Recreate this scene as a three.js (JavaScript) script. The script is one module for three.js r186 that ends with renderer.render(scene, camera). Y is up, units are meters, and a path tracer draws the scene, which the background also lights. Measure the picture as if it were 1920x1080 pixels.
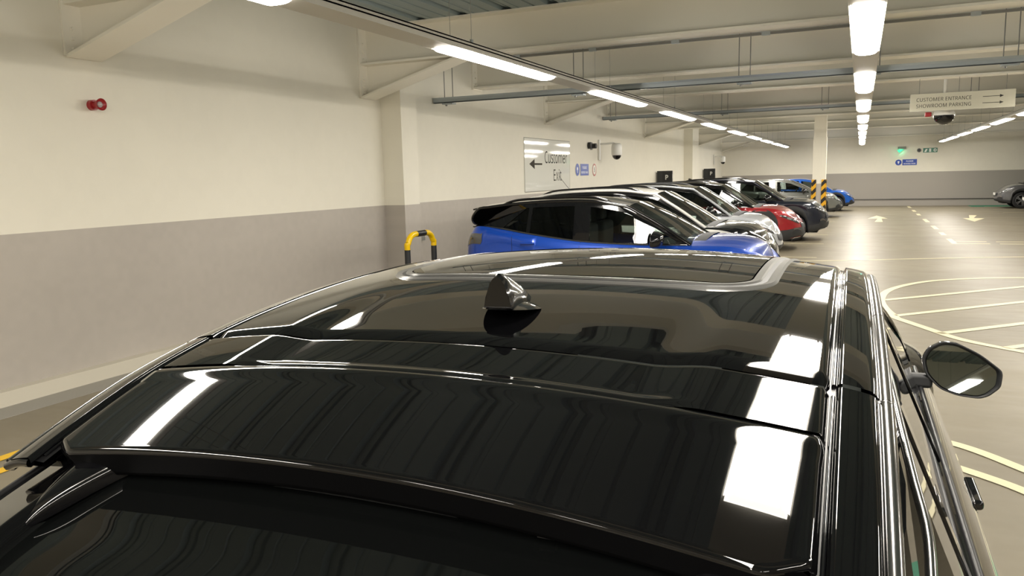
import * as THREE from 'three';
import { mergeGeometries, toCreasedNormals } from 'three/addons/utils/BufferGeometryUtils.js';
import { RoundedBoxGeometry } from 'three/addons/geometries/RoundedBoxGeometry.js';
import { RectAreaLightUniformsLib } from 'three/addons/lights/RectAreaLightUniformsLib.js';

// ------------------------------------------------------------------ camera, light, exposure
RectAreaLightUniformsLib.init();
const scene = new THREE.Scene();
scene.background = new THREE.Color(0x000000);
const EYE = 1.87;
const camera = new THREE.PerspectiveCamera(2 * Math.atan(540 / 1448.2) * 180 / Math.PI, 16 / 9, 0.05, 120);
camera.position.set(0, EYE, 0);
camera.rotation.set(-0.14256985, 0.42370034, -0.02457308, 'YXZ');
scene.add(camera);
const renderer = new THREE.WebGLRenderer({ antialias: true });
renderer.toneMapping = THREE.LinearToneMapping;
renderer.toneMappingExposure = 1.62;
renderer.shadowMap.enabled = true;
const LAMP = { color: new THREE.Color().setRGB(1.0, 0.94, 0.84), power: 19, side: 26, glow: 11.0 };   // light panels: colour, area light, what the eye sees

// ------------------------------------------------------------------ helpers
const taken = {};
const numbered = (n) => { const k = taken[n] = (taken[n] ?? -1) + 1; return k ? n + '_' + String(k).padStart(3, '0') : n; };
const V = (x, y, z) => new THREE.Vector3(x, y, z);
const lerp = (a, b, t) => a + (b - a) * t, clamp = (x, a = 0, b = 1) => Math.min(b, Math.max(a, x));
const sstep = (a, b, x) => { const t = clamp((x - a) / (b - a)); return t * t * (3 - 2 * t); };
const interp = (pts, x) => {
  if (x <= pts[0][0]) return pts[0][1];
  for (let i = 1; i < pts.length; i++) if (x <= pts[i][0]) return lerp(pts[i - 1][1], pts[i][1], (x - pts[i - 1][0]) / (pts[i][0] - pts[i - 1][0] || 1));
  return pts[pts.length - 1][1];
};
const smooth = (pts) => {                                     // a monotone-ish smooth curve through points
  const m = pts.map((p, i) => { const a = pts[Math.max(0, i - 1)], b = pts[Math.min(pts.length - 1, i + 1)]; return (b[1] - a[1]) / (b[0] - a[0] || 1); });
  return (x) => {
    if (x <= pts[0][0]) return pts[0][1];
    for (let i = 1; i < pts.length; i++) if (x <= pts[i][0]) {
      const h = pts[i][0] - pts[i - 1][0], t = (x - pts[i - 1][0]) / h, t2 = t * t, t3 = t2 * t;
      return (2 * t3 - 3 * t2 + 1) * pts[i - 1][1] + (t3 - 2 * t2 + t) * h * m[i - 1] + (3 * t2 - 2 * t3) * pts[i][1] + (t3 - t2) * h * m[i];
    }
    return pts[pts.length - 1][1];
  };
};
let seed = 7; const rnd = () => { seed = (seed * 1664525 + 1013904223) >>> 0; return seed / 4294967296; };
function obj(name, geo, mat, parent) {
  const m = new THREE.Mesh(geo, mat); m.name = parent ? name : numbered(name); m.castShadow = m.receiveShadow = true; (parent || scene).add(m); return m;
}
function tag(o, label, category, group) { o.userData.label = label; o.userData.category = category; if (group) o.userData.group = group; return o; }
function struct(o) { o.userData.kind = 'structure'; return o; }
function thing(name, label, category, [x, y, z] = [0, 0, 0], turn = 0, group) {
  const g = new THREE.Group(); g.name = numbered(name); g.position.set(x, y, z); g.rotation.y = turn; scene.add(g); return tag(g, label, category, group);
}
const box = (w, h, d, x = 0, y = 0, z = 0) => new THREE.BoxGeometry(w, h, d).translate(x, y, z);
const rbox = (w, h, d, r, x = 0, y = 0, z = 0) => new RoundedBoxGeometry(w, h, d, 2, r).translate(x, y, z);
const cyl = (r, h, x = 0, y = 0, z = 0, axis = 'y', r2 = r, n = 20) => { const g = new THREE.CylinderGeometry(r2, r, h, n); if (axis === 'x') g.rotateZ(-Math.PI / 2); if (axis === 'z') g.rotateX(Math.PI / 2); return g.translate(x, y, z); };
const tube = (pts, r, n = 24, k = 8, closed = false) => new THREE.TubeGeometry(new THREE.CatmullRomCurve3(pts, closed, 'centripetal'), n, r, k, closed);
function merge(list) {
  return mergeGeometries(list.map((g) => { const n = g.index ? g.toNonIndexed() : g.clone(); for (const k of Object.keys(n.attributes)) if (k !== 'position' && k !== 'normal') n.deleteAttribute(k); if (!n.attributes.normal) n.computeVertexNormals(); return n; }));
}
function surf(f, nu, nv) {                                     // a surface f(a, b) -> [x, y, z], with uv
  const p = [], uv = [], ix = [];
  for (let j = 0; j <= nv; j++) for (let i = 0; i <= nu; i++) { p.push(...f(i / nu, j / nv)); uv.push(i / nu, j / nv); }
  for (let j = 0; j < nv; j++) for (let i = 0; i < nu; i++) { const a = j * (nu + 1) + i, b = a + 1, c = a + nu + 1, d = c + 1; ix.push(a, b, d, a, d, c); }
  const g = new THREE.BufferGeometry(); g.setAttribute('position', new THREE.Float32BufferAttribute(p, 3)); g.setAttribute('uv', new THREE.Float32BufferAttribute(uv, 2)); g.setIndex(ix); g.computeVertexNormals(); return g;
}
function metreUV(g, axes) {                                    // uv in metres from two axes
  const p = g.attributes.position, uv = new Float32Array(p.count * 2), at = { x: 0, y: 1, z: 2 };
  for (let i = 0; i < p.count; i++) { uv[2 * i] = p.getComponent(i, at[axes[0]]); uv[2 * i + 1] = p.getComponent(i, at[axes[1]]); }
  g.setAttribute('uv', new THREE.BufferAttribute(uv, 2)); return g;
}
function noiseTex(size, layers, lo, hi, repeat, srgb) {        // layered value noise around white
  const acc = new Float32Array(size * size); let tot = 0;
  for (const [cx, cy, w] of layers) {
    const nx = cx, ny = cy, g = Float32Array.from({ length: nx * ny }, rnd); tot += w;
    for (let y = 0; y < size; y++) for (let x = 0; x < size; x++) {
      const fx = x / size * nx, fy = y / size * ny, x0 = Math.floor(fx), y0 = Math.floor(fy); let tx = fx - x0, ty = fy - y0; tx = tx * tx * (3 - 2 * tx); ty = ty * ty * (3 - 2 * ty);
      const G = (i, j) => g[(j % ny) * nx + (i % nx)];
      acc[y * size + x] += w * lerp(lerp(G(x0, y0), G(x0 + 1, y0), tx), lerp(G(x0, y0 + 1), G(x0 + 1, y0 + 1), tx), ty);
    }
  }
  const d = new Uint8Array(size * size * 4);
  for (let i = 0; i < size * size; i++) { const v = lerp(lo, hi, acc[i] / tot) * 255; d[4 * i] = d[4 * i + 1] = d[4 * i + 2] = clamp(v, 0, 255); d[4 * i + 3] = 255; }
  const t = new THREE.DataTexture(d, size, size); t.wrapS = t.wrapT = THREE.RepeatWrapping; t.magFilter = THREE.LinearFilter; t.repeat.set(...repeat); if (srgb) t.colorSpace = THREE.SRGBColorSpace; t.needsUpdate = true; return t;
}
function print(w, h, draw) {                                   // flat print: lettering and pictograms
  const c = document.createElement('canvas'); c.width = w; c.height = h; const x = c.getContext('2d'); draw(x, w, h);
  const t = new THREE.CanvasTexture(c); t.colorSpace = THREE.SRGBColorSpace; return t;
}
const DS = THREE.DoubleSide;
const std = (r, g, b, rough = 0.6, o = {}) => new THREE.MeshStandardMaterial({ color: new THREE.Color().setRGB(r, g, b), roughness: rough, side: DS, ...o });
const paint = (r, g, b, o = {}) => new THREE.MeshPhysicalMaterial({ color: new THREE.Color().setRGB(r, g, b), roughness: 0.32, metalness: 0.25, clearcoat: 1, clearcoatRoughness: 0.015, side: DS, ...o });

// ------------------------------------------------------------------ materials
const M = {
  wall: std(0.82, 0.785, 0.68, 0.75, { map: noiseTex(256, [[6, 6, 1], [40, 40, .5]], 0.975, 1, [0.2, 0.2], true) }),
  dado: std(0.47, 0.43, 0.385, 0.5, { map: noiseTex(256, [[5, 5, 1], [60, 60, .5]], 0.93, 1, [0.25, 0.25], true) }),
  backDado: std(0.36, 0.335, 0.30, 0.55), kerb: std(0.58, 0.54, 0.45, 0.7),
  floor: std(0.238, 0.205, 0.142, 0.5, { map: noiseTex(512, [[4, 7, 1], [30, 90, .6], [200, 200, .4]], 0.9, 1, [0.11, 0.11], true), roughnessMap: noiseTex(256, [[8, 24, 1], [40, 120, 1]], 0.75, 1, [0.13, 0.13]), bumpMap: noiseTex(512, [[10, 60, 1], [60, 200, .35]], 0, 1, [0.12, 0.12]), bumpScale: 0.0012 }),
  gutter: std(0.3, 0.285, 0.25, 0.7),
  line: std(0.70, 0.64, 0.42, 0.45), yellowLine: std(0.78, 0.47, 0.02, 0.5), green: std(0.02, 0.22, 0.12, 0.5),
  deck: std(0.27, 0.335, 0.35, 0.42, { metalness: 0.2 }),
  steel: std(0.86, 0.825, 0.73, 0.5),
  trunk: std(0.58, 0.56, 0.50, 0.45), strut: std(0.36, 0.40, 0.42, 0.4, { metalness: 0.5 }), wire: std(0.3, 0.3, 0.28, 0.4, { metalness: 0.6 }), rod: std(0.2, 0.2, 0.19, 0.5, { metalness: 0.6 }),
  panel: new THREE.MeshStandardMaterial({ color: 0xffffff, roughness: 0.6, emissive: LAMP.color, emissiveIntensity: LAMP.glow, side: DS }),
  white: std(0.78, 0.77, 0.72, 0.4), gloss: std(0.72, 0.72, 0.68, 0.06), black: std(0.012, 0.012, 0.013, 0.4), satin: std(0.02, 0.021, 0.023, 0.55),
  red: std(0.35, 0.02, 0.025, 0.35), yellow: std(0.82, 0.52, 0.0, 0.3), grey: std(0.22, 0.22, 0.2, 0.5),
  rubber: std(0.014, 0.014, 0.015, 0.8), alloy: std(0.45, 0.45, 0.46, 0.3, { metalness: 0.9 }), chrome: std(0.75, 0.74, 0.73, 0.09, { metalness: 1 }), trim: std(0.36, 0.35, 0.345, 0.2, { metalness: 1 }),
  cladding: std(0.03, 0.031, 0.033, 0.6), under: std(0.008, 0.008, 0.008, 0.9), interior: std(0.025, 0.025, 0.026, 0.8), seat: std(0.04, 0.04, 0.042, 0.8),
  blackGloss: new THREE.MeshPhysicalMaterial({ color: new THREE.Color().setRGB(0.004, 0.004, 0.005), roughness: 0.12, clearcoat: 1, clearcoatRoughness: 0.01, specularIntensity: 0.4, side: DS }),
  tint: new THREE.MeshPhysicalMaterial({ color: new THREE.Color().setRGB(0.42, 0.47, 0.44), roughness: 0, transmission: 1, thickness: 0, ior: 1.5, side: DS }),
  privacy: new THREE.MeshPhysicalMaterial({ color: new THREE.Color().setRGB(0.05, 0.055, 0.055), roughness: 0, transmission: 1, thickness: 0, ior: 1.5, side: DS }),
  darkGlass: new THREE.MeshPhysicalMaterial({ color: new THREE.Color().setRGB(0.004, 0.0045, 0.0045), roughness: 0.02, ior: 1.55, side: DS }),
  lampGlass: new THREE.MeshPhysicalMaterial({ color: new THREE.Color().setRGB(0.5, 0.5, 0.5), roughness: 0.12, metalness: 0.55, clearcoat: 1, clearcoatRoughness: 0.02, side: DS }),
  lampDark: new THREE.MeshPhysicalMaterial({ color: new THREE.Color().setRGB(0.06, 0.06, 0.06), roughness: 0.12, clearcoat: 1, clearcoatRoughness: 0.02, side: DS }),
  tail: new THREE.MeshPhysicalMaterial({ color: new THREE.Color().setRGB(0.12, 0.012, 0.012), roughness: 0.15, clearcoat: 1, side: DS }),
  mirror: std(0.35, 0.38, 0.37, 0.01, { metalness: 1 }),
};

// ------------------------------------------------------------------ the room
const XL = -6.812, XR = 12.2, ZF = -43, ZB = 13, DADO = 1.48, DECK = 4.09, FL = 3.55, LIGHT = 3.02;
{
  const floor = struct(obj('floor', metreUV(box(XR - XL, 0.2, ZB - ZF, (XL + XR) / 2, -0.1, (ZB + ZF) / 2), 'xz'), M.floor)); floor.userData.label = 'beige polished concrete floor';
  const wl = new THREE.Group(); wl.name = 'wall_left'; struct(wl); scene.add(wl);
  const L = ZB - ZF, zc = (ZB + ZF) / 2;
  obj('upper_wall', metreUV(box(0.2, DECK + 0.3 - DADO, L, XL - 0.1, (DECK + 0.3 + DADO) / 2, zc), 'zy'), M.wall, wl);
  obj('painted_band', metreUV(box(0.2, DADO, L, XL - 0.1, DADO / 2, zc), 'zy'), M.dado, wl).userData.label = 'grey painted lower wall';
  const wf = new THREE.Group(); wf.name = 'wall_back'; struct(wf); scene.add(wf); const d2 = 1.64;
  obj('upper_wall', metreUV(box(XR - XL + 0.4, DECK + 0.3 - d2, 0.2, (XL + XR) / 2, (DECK + 0.3 + d2) / 2, ZF - 0.1), 'xy'), M.wall, wf);
  obj('painted_band', metreUV(box(XR - XL + 0.4, d2, 0.2, (XL + XR) / 2, d2 / 2, ZF - 0.1), 'xy'), M.backDado, wf);
  for (const [n, x] of [['wall_right', XR + 0.1]]) {
    const w = new THREE.Group(); w.name = n; struct(w); scene.add(w);
    obj('upper_wall', metreUV(box(0.2, DECK + 0.3 - DADO, L, x, (DECK + 0.3 + DADO) / 2, zc), 'zy'), M.wall, w);
    obj('painted_band', metreUV(box(0.2, DADO, L, x, DADO / 2, zc), 'zy'), M.dado, w);
  }
  const wb = new THREE.Group(); wb.name = 'wall_rear'; struct(wb); scene.add(wb);
  obj('upper_wall', metreUV(box(XR - XL + 0.4, DECK + 0.3 - DADO, 0.2, (XL + XR) / 2, (DECK + 0.3 + DADO) / 2, ZB + 0.1), 'xy'), M.wall, wb);
  obj('painted_band', metreUV(box(XR - XL + 0.4, DADO, 0.2, (XL + XR) / 2, DADO / 2, ZB + 0.1), 'xy'), M.dado, wb);
  // kerbs
  struct(obj('baseboard_left', box(0.12, 0.135, L, XL + 0.06, 0.0675, zc), M.kerb));
  struct(obj('baseboard_back', box(XR - XL, 0.3, 0.12, (XL + XR) / 2, 0.15, ZF + 0.06), M.backDado));
  struct(obj('trim_1', box(XR - XL, 0.03, 0.05, (XL + XR) / 2, 0.325, ZF + 0.145), M.black));
  struct(obj('trim_2', box(0.32, 0.004, L, XL + 0.28, 0.002, zc), M.gutter));
  // pilasters on the left wall
  for (const [z0, z1, n] of [[-10.33, -10.79, 3], [-33.0, -34.3, 4]]) {
    const p = new THREE.Group(); p.name = 'trim_' + n; struct(p); scene.add(p);
    obj('upper_wall', metreUV(box(0.36, DECK - DADO, z0 - z1, XL + 0.18, (DECK + DADO) / 2, (z0 + z1) / 2), 'zy'), M.wall, p);
    obj('painted_band', metreUV(box(0.36, DADO, z0 - z1, XL + 0.18, DADO / 2, (z0 + z1) / 2), 'zy'), M.dado, p);
  }
  // profiled metal deck: one mesh for each sheet
  const ceil = new THREE.Group(); ceil.name = 'ceiling'; struct(ceil); scene.add(ceil);
  let sheet = 0;
  const W1 = 0.66, shape = (() => {
    const s = new THREE.Shape(); s.moveTo(0, 0.16);
    for (const [a, b] of [[0, 0], [0.15, 0], [0.158, 0.014], [0.178, 0.014], [0.186, 0], [0.35, 0], [0.372, 0.055], [0.40, 0.055], [0.41, 0.03], [0.455, 0.03], [0.465, 0.055], [0.5, 0.055], [0.522, 0], [0.6, 0], [0.606, 0.01], [0.62, 0.01], [0.626, 0]]) s.lineTo(a, b);
    s.lineTo(W1 - 0.002, 0); s.lineTo(W1 - 0.002, 0.16); return s;
  })();
  const dg = new THREE.ExtrudeGeometry(shape, { depth: L, bevelEnabled: false });
  for (let x = XL; x < XR - 0.05; x += W1, sheet++) { const m = obj('deck_sheet', dg, M.deck, ceil); m.position.set(x, DECK, ZF); }
  struct(obj('ceiling_slab', box(XR - XL + 0.4, 0.15, L + 0.4, (XL + XR) / 2, DECK + 0.235, zc), M.deck));
}

// ------------------------------------------------------------------ steel beams
const boltG = cyl(0.017, 0.03, 0, 0, 0, 'z', 0.015, 8);
function beam(z, haunch, label, bottom = FL, fw = 0.37) {
  const g = thing('ceiling_beam', label, 'beam', [0, 0, z], 0, 'steel ceiling beams');
  const len = XR - XL, xc = (XL + XR) / 2, web = DECK - bottom;
  obj('bottom_flange', box(len, 0.03, fw, xc, bottom + 0.015, -fw / 2), M.steel, g);
  obj('web', box(len, web - 0.03, 0.02, xc, bottom + 0.03 + (web - 0.03) / 2, -fw / 2), M.steel, g);
  obj('top_flange', box(len, 0.022, fw, xc, DECK - 0.011, -fw / 2), M.steel, g);
  const low = haunch ? bottom - 0.46 : bottom - 0.02;
  obj('end_plate', box(0.03, DECK - low, fw + 0.03, XL + 0.017, (DECK + low) / 2, -fw / 2), M.steel, g);
  const ys = haunch ? [low + 0.07, low + 0.16, low + 0.25, bottom + 0.09, bottom + 0.2, bottom + 0.31] : [bottom + 0.09, bottom + 0.2, bottom + 0.31];
  for (const y of ys) for (const dz of [-0.07, -fw + 0.07]) { const b = obj('bolt', boltG, M.steel, g); b.rotation.y = Math.PI / 2; b.position.set(XL + 0.045, y, dz); }
  if (haunch) {
    const run = 1.62, s = new THREE.Shape(); s.moveTo(XL + 0.03, bottom); s.lineTo(XL + run, bottom); s.lineTo(XL + 0.03, low + 0.03);
    obj('haunch_web', new THREE.ExtrudeGeometry(s, { depth: 0.02, bevelEnabled: false }).translate(0, 0, -fw / 2 - 0.01), M.steel, g);
    const a = Math.atan2(0.46, run), hl = Math.hypot(0.46, run);
    obj('haunch_flange', box(hl, 0.028, fw).rotateZ(a).translate(XL + 0.02 + run / 2, bottom - 0.23, -fw / 2), M.steel, g);
  }
  return g;
}
beam(8.9, false, 'steel ceiling beam farthest behind the black car'); beam(4.6, true, 'haunched steel beam behind the black car');
beam(0.75, false, 'steel ceiling beam above the rear bumper of the black car');
beam(-5.1, true, 'cream haunched steel beam above the red wall sounder');
beam(-9.8, true, 'cream haunched steel beam meeting the wall beside the first pilaster');
beam(-13.48, false, 'cream steel beam without haunch between pilaster and exit sign');
beam(-17.16, true, 'cream haunched steel beam above the customer exit sign');
beam(-22.1, false, 'cream steel beam beside the second hanging strut channel');
beam(-26.4, true, 'cream haunched steel beam above the wall parking plate');
beam(-30.4, false, 'cream steel beam just past the striped column');
beam(-36.0, true, 'cream haunched steel beam above the far wall camera');
beam(-42.4, true, 'cream steel beam close to the back wall', 3.39, 0.3);
{ // cable run under the flange edge of the second beam
  const g = thing('cable_run', 'thin dark cable run clipped under the beam flange by the pilaster', 'cable', [0, FL - 0.03, -10.14]);
  obj('cable', box(17, 0.03, 0.03, XL + 1.9 + 8.6, 0, 0), M.rod, g);
  for (let k = 0; k < 11; k++) obj('clip', box(0.1, 0.045, 0.04, XL + 2.4 + k * 1.1, 0, 0), M.strut, g);
}
// ------------------------------------------------------------------ suspended strut channels on rods
function strut(y, z, x0, x1, rods, top, label) {
  const g = thing('strut_channel', label, 'channel', [0, y, z], 0, 'hanging strut channels');
  const s = new THREE.Shape(); for (const [a, b] of [[-.045, 0], [.045, 0], [.045, .09], [.03, .09], [.03, .012], [-.03, .012], [-.03, .09], [-.045, .09]]) s.lineTo(a, b);
  obj('channel', new THREE.ExtrudeGeometry(s, { depth: x1 - x0, bevelEnabled: false }).rotateY(Math.PI / 2).translate(x0, 0, 0), M.strut, g);
  for (const x of rods) {
    obj('plate', box(0.2, 0.02, 0.14, x, -0.02, 0), M.strut, g); obj('nut', cyl(0.018, 0.03, x - 0.05, -0.04, 0, 'y', 0.018, 6), M.rod, g);
    for (const dx of [-0.08, 0.08]) obj('threaded_rod', cyl(0.007, top - y, x + dx, (top - y) / 2 - 0.02, 0, 'y', 0.007, 6), M.rod, g);
  }
}
strut(3.16, -11.97, XL + 0.02, XR - 0.5, [-6.5, -4.15, -1.6, 0.1, 1.7, 5.5], DECK, 'galvanised strut channel hung on rods past the first pilaster');
strut(3.42, -21.7, XL + 0.02, XR - 0.5, [-6.5, -3.4, -0.9, 2.4, 6], DECK, 'galvanised strut channel hung above the wall camera');
// ------------------------------------------------------------------ light lines: trunking, lit panels, wires, area lights
const diffuser = surf((a, b) => { const t = (b - 0.5) * 2, e = Math.min(1, Math.min(a, 1 - a) / 0.012); return [0.113 * t, 0.006 - 0.042 * e * Math.sqrt(Math.max(0, 1 - Math.pow(Math.abs(t), 2.6))), (a - 0.5) * 2.53]; }, 100, 12);
const NEAR = [11.1, 6.85, 2.62, -1.58, -6.22, -10.55, -14.8, -19.0, -23.1, -27.1, -31.1, -35.2, -38.6];
for (const [x, label] of [[-3.42, 'light line hung over the noses of the parked row'], [0, 'light line hung over the driving aisle left of the hanging sign'], [3.35, 'light line hung beyond the right end of the hanging sign']]) {
  const g = thing('light_line', label, 'light', [x, LIGHT, 0], 0, 'suspended light lines');
  const z1 = 12.6, z0 = -41.9, len = z1 - z0;
  obj('trunking', merge([box(0.25, 0.012, len, 0, 0.045, (z0 + z1) / 2), box(0.012, 0.08, len, -0.119, 0.04, (z0 + z1) / 2), box(0.012, 0.08, len, 0.119, 0.04, (z0 + z1) / 2), box(0.25, 0.012, len, 0, 0.075, (z0 + z1) / 2)]), M.trunk, g);
  const ends = [z1, ...NEAR.flatMap((z) => [z, z - 2.53]), z0];
  for (let i = 0; i < ends.length; i += 2) obj('cover', box(0.226, 0.03, ends[i] - ends[i + 1], 0, 0.016, (ends[i] + ends[i + 1]) / 2), M.trunk, g);
  for (const z of NEAR) {
    obj('light_panel', diffuser, M.panel, g).position.z = z - 1.265;
    for (const [tilt, w, dx, dy, pw] of [[0, 0.15, 0, -0.043, LAMP.power], [1.0, 0.06, 0.105, -0.022, LAMP.side], [-1.0, 0.06, -0.105, -0.022, LAMP.side]]) {   // the bulged diffuser shines down and to both sides
      const l = new THREE.RectAreaLight(LAMP.color, pw, w, 2.48); l.quaternion.setFromAxisAngle(V(0, 0, 1), tilt).multiply(new THREE.Quaternion().setFromAxisAngle(V(1, 0, 0), -Math.PI / 2)); l.position.set(dx, dy, z - 1.265); l.name = 'panel_light'; g.add(l);
    }
    for (const dz of [0.35]) { for (const dx of [-0.11, 0.11]) obj('wire', cyl(0.0025, DECK - LIGHT - 0.085, dx, 0.08 + (DECK - LIGHT - 0.085) / 2, z - dz, 'y', 0.0025, 5), M.wire, g); }
    for (const dx of [-0.11, 0.11]) obj('wire_clip', box(0.02, 0.03, 0.03, dx, 0.095, z - 0.35), M.strut, g);
  }
}
// ------------------------------------------------------------------ column with striped corner guards
{
  const stripes = print(64, 256, (c, w, h) => { c.fillStyle = '#171614'; c.fillRect(0, 0, w, h); c.fillStyle = '#dca414'; for (let y = -40; y < h + 40; y += 64) { c.beginPath(); c.moveTo(0, y + 32); c.lineTo(w, y); c.lineTo(w, y + 32); c.lineTo(0, y + 64); c.fill(); } });
  const g = thing('column', 'square column with black and yellow corner guards beyond the navy car', 'column', [-1.23, 0, -27.2]);
  obj('shaft', box(0.37, DECK - 2.9, 0.37, 0, (DECK + 2.9) / 2, 0), M.wall, g);
  obj('casing', box(0.4, 2.9 - 1.42, 0.4, 0, (2.9 + 1.42) / 2, 0), M.wall, g); obj('painted_base', box(0.4, 1.42, 0.4, 0, 0.71, 0), M.dado, g);
  const gm = std(1, 1, 1, 0.6, { map: stripes });
  for (const [sx, sz] of [[-1, 1], [1, 1], [-1, -1], [1, -1]]) { obj('corner_guard', box(0.13, 1.1, 0.025, sx * 0.145, 1.0, sz * 0.213), gm, g); obj('corner_guard', box(0.025, 1.1, 0.13, sx * 0.213, 1.0, sz * 0.16), gm, g); }
}
// ------------------------------------------------------------------ floor markings
function ribbon(name, pts, w, mat, label, y = 0.004, closed = false) {
  const P = pts.length > 2 ? new THREE.CatmullRomCurve3(pts.map(([x, z]) => V(x, 0, z)), closed, 'centripetal').getPoints(40) : pts.map(([x, z]) => V(x, 0, z));
  const side = P.map((p, i) => { const a = P[Math.max(0, i - 1)], b = P[Math.min(P.length - 1, i + 1)]; const d = b.clone().sub(a).normalize(); return V(-d.z, 0, d.x).multiplyScalar(w / 2); });
  const g = surf((a, b) => { const i = Math.round(a * (P.length - 1)); const s = side[i].clone().multiplyScalar(b * 2 - 1); return [P[i].x + s.x, y, P[i].z + s.z]; }, P.length - 1, 1);
  return tag(obj(name, g, mat), label, 'floor marking', 'painted floor markings');
}
ribbon('floor_line', [[-1.2, -16.9], [0.04, -17.36], [1.5, -18.0], [3.1, -18.6], [5, -19.1]], 0.09, M.line, 'long cream floor line crossing the aisle beyond the hatched island');
ribbon('floor_line', [[0.47, -10.66], [0.36, -11.4], [0.33, -12.2], [0.5, -13.25], [1.07, -14.3], [1.8, -14.85], [2.54, -15.12], [4, -15.2]], 0.11, M.line, 'cream curve along the far edge of the hatched island');
ribbon('floor_line', [[0.47, -10.66], [0.75, -10.1], [1.05, -9.52], [1.42, -9.15], [1.9, -8.8], [2.8, -8.3], [4, -8]], 0.11, M.line, 'cream curve along the near edge of the hatched island');
for (const [a, b] of [[[0.37, -12.1], [3.3, -14.9]], [[0.474, -10.84], [4.0, -14.26]], [[0.867, -9.77], [4.2, -13.0]], [[1.424, -9.17], [4.3, -11.9]]]) ribbon('floor_line', [a, b], 0.11, M.line, 'slanted cream hatch line inside the floor island');
ribbon('floor_line', [[0.3, -6.0], [0.69, -5.78], [0.99, -5.44], [1.5, -4.75], [2.1, -3.8]], 0.09, M.line, 'outer cream curve beside the black car door', 0.005);
ribbon('floor_line', [[0.4, -5.5], [0.736, -5.25], [0.926, -5.07], [1.35, -4.5], [1.8, -3.7]], 0.09, M.line, 'inner cream curve beside the black car door', 0.005);
for (const [a, b] of [[-42.2, -40.4], [-38.4, -37.0], [-35.3, -34.1], [-31.7, -29.9], [-28.0, -26.5], [-25.2, -24.2]]) ribbon('floor_line', [[2.15, a], [2.15, b]], 0.13, M.line, 'cream centre dash in the driving aisle');
ribbon('floor_line', [[2.15, -22.97], [2.15, -21.5]], 0.13, M.line, 'cream centre dash touching the give way bars');
for (const [x0, x1] of [[2.21, 2.9], [3.1, 4.2]]) for (const z of [-22.2, -21.6]) ribbon('floor_line', [[x0, z], [x1, z]], 0.14, M.line, 'short cream give way bar across the right lane');
for (const z of [-8.75, -11.7, -14.7, -17.7, -21.05, -24.0, -30.3, -35.3]) ribbon('floor_line', [[XL + 0.5, z], [-0.8, z]], 0.08, M.line, 'cream bay divider between parked cars of the left row');
for (const z of [-41.2, -38.6, -36]) ribbon('floor_line', [[5.2, z], [10.4, z]], 0.09, M.line, 'cream bay divider of the right row');
ribbon('floor_line', [[-5.44, -1.0], [-5.44, -5.2]], 0.1, M.yellowLine, 'yellow floor line nearer the wall beside the black car'); ribbon('floor_line', [[-5.2, -1.0], [-5.2, -5.2]], 0.1, M.yellowLine, 'yellow floor line nearer the black car');
function arrow(x, z, turn, label) {
  const s = new THREE.Shape(); for (const [a, b] of [[-.13, -2], [.13, -2], [.13, 0], [.34, 0], [0, 2], [-.34, 0], [-.13, 0]]) s.lineTo(a, b);
  const m = obj('floor_arrow', new THREE.ShapeGeometry(s).rotateX(-Math.PI / 2), M.line); m.position.set(x, 0.004, z); m.rotation.y = turn; tag(m, label, 'floor arrow', 'painted floor markings');
}
arrow(0.63, -32, 0, 'cream floor arrow pointing to the back wall'); arrow(3.76, -32.2, Math.PI - 0.1, 'cream floor arrow pointing away from the back wall');
tag(obj('painted_bay', box(1.9, 0.004, 1.7, 2.1, 0.002, -4.0), M.green), 'green painted floor patch beside the black car', 'floor marking');
tag(obj('painted_bay', box(2.6, 0.004, 1.5, 6.0, 0.002, -42.0), M.green), 'green painted bay at the foot of the back wall', 'floor marking');
// ------------------------------------------------------------------ wall fittings and signs
function sign(name, w, h, tex, label, category, [x, y, z], turn, mat = {}, t = 0.012) {       // a thin board with printed face, facing +z before the turn
  const g = thing(name, label, category, [x, y, z], turn);
  obj('board', box(w, h, t, 0, 0, t / 2), M.white, g);
  obj('printed_face', new THREE.PlaneGeometry(w - 0.004, h - 0.004).translate(0, 0, t + 0.0015), new THREE.MeshPhysicalMaterial({ roughness: 0.35, side: DS, map: tex, ...mat }), g);
  return g;
}
const RT = Math.PI / 2, WX = XL + 0.002;
sign('exit_sign', 2.95, 1.215, print(1180, 486, (c, w, h) => {
  c.fillStyle = '#dcdcd4'; c.fillRect(0, 0, w, h); c.fillStyle = '#35332e'; c.strokeStyle = '#35332e';
  c.font = '118px sans-serif'; c.textAlign = 'center'; c.save(); c.translate(790, 222); c.scale(1.2, 1.3); c.fillText('Customer', 0, 0); c.restore(); c.save(); c.translate(815, 392); c.scale(1.2, 1.3); c.fillText('Exit', 0, 0); c.restore();
  c.fillRect(230, 226, 190, 16); c.beginPath(); c.moveTo(110, 234); c.lineTo(235, 188); c.lineTo(235, 280); c.fill();
  c.lineWidth = 5; c.strokeStyle = '#8d8a80'; c.strokeRect(2, 2, w - 4, h - 4);
}), 'large white board with arrow reading Customer Exit', 'sign', [WX, 2.13, -17.38], RT, { roughness: 0.05, specularIntensity: 0.3 });
const mandatory = (c, w, h) => { c.fillStyle = '#2b49a8'; c.fillRect(0, 0, w, h); c.fillStyle = '#e7e9ee'; c.font = 'bold 76px sans-serif'; c.textAlign = 'center'; c.fillText('PLEASE', w / 2, h * 0.43); c.font = 'bold 62px sans-serif'; c.fillText('REVERSE PARK', w / 2, h * 0.83, w * 0.94); };
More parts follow.
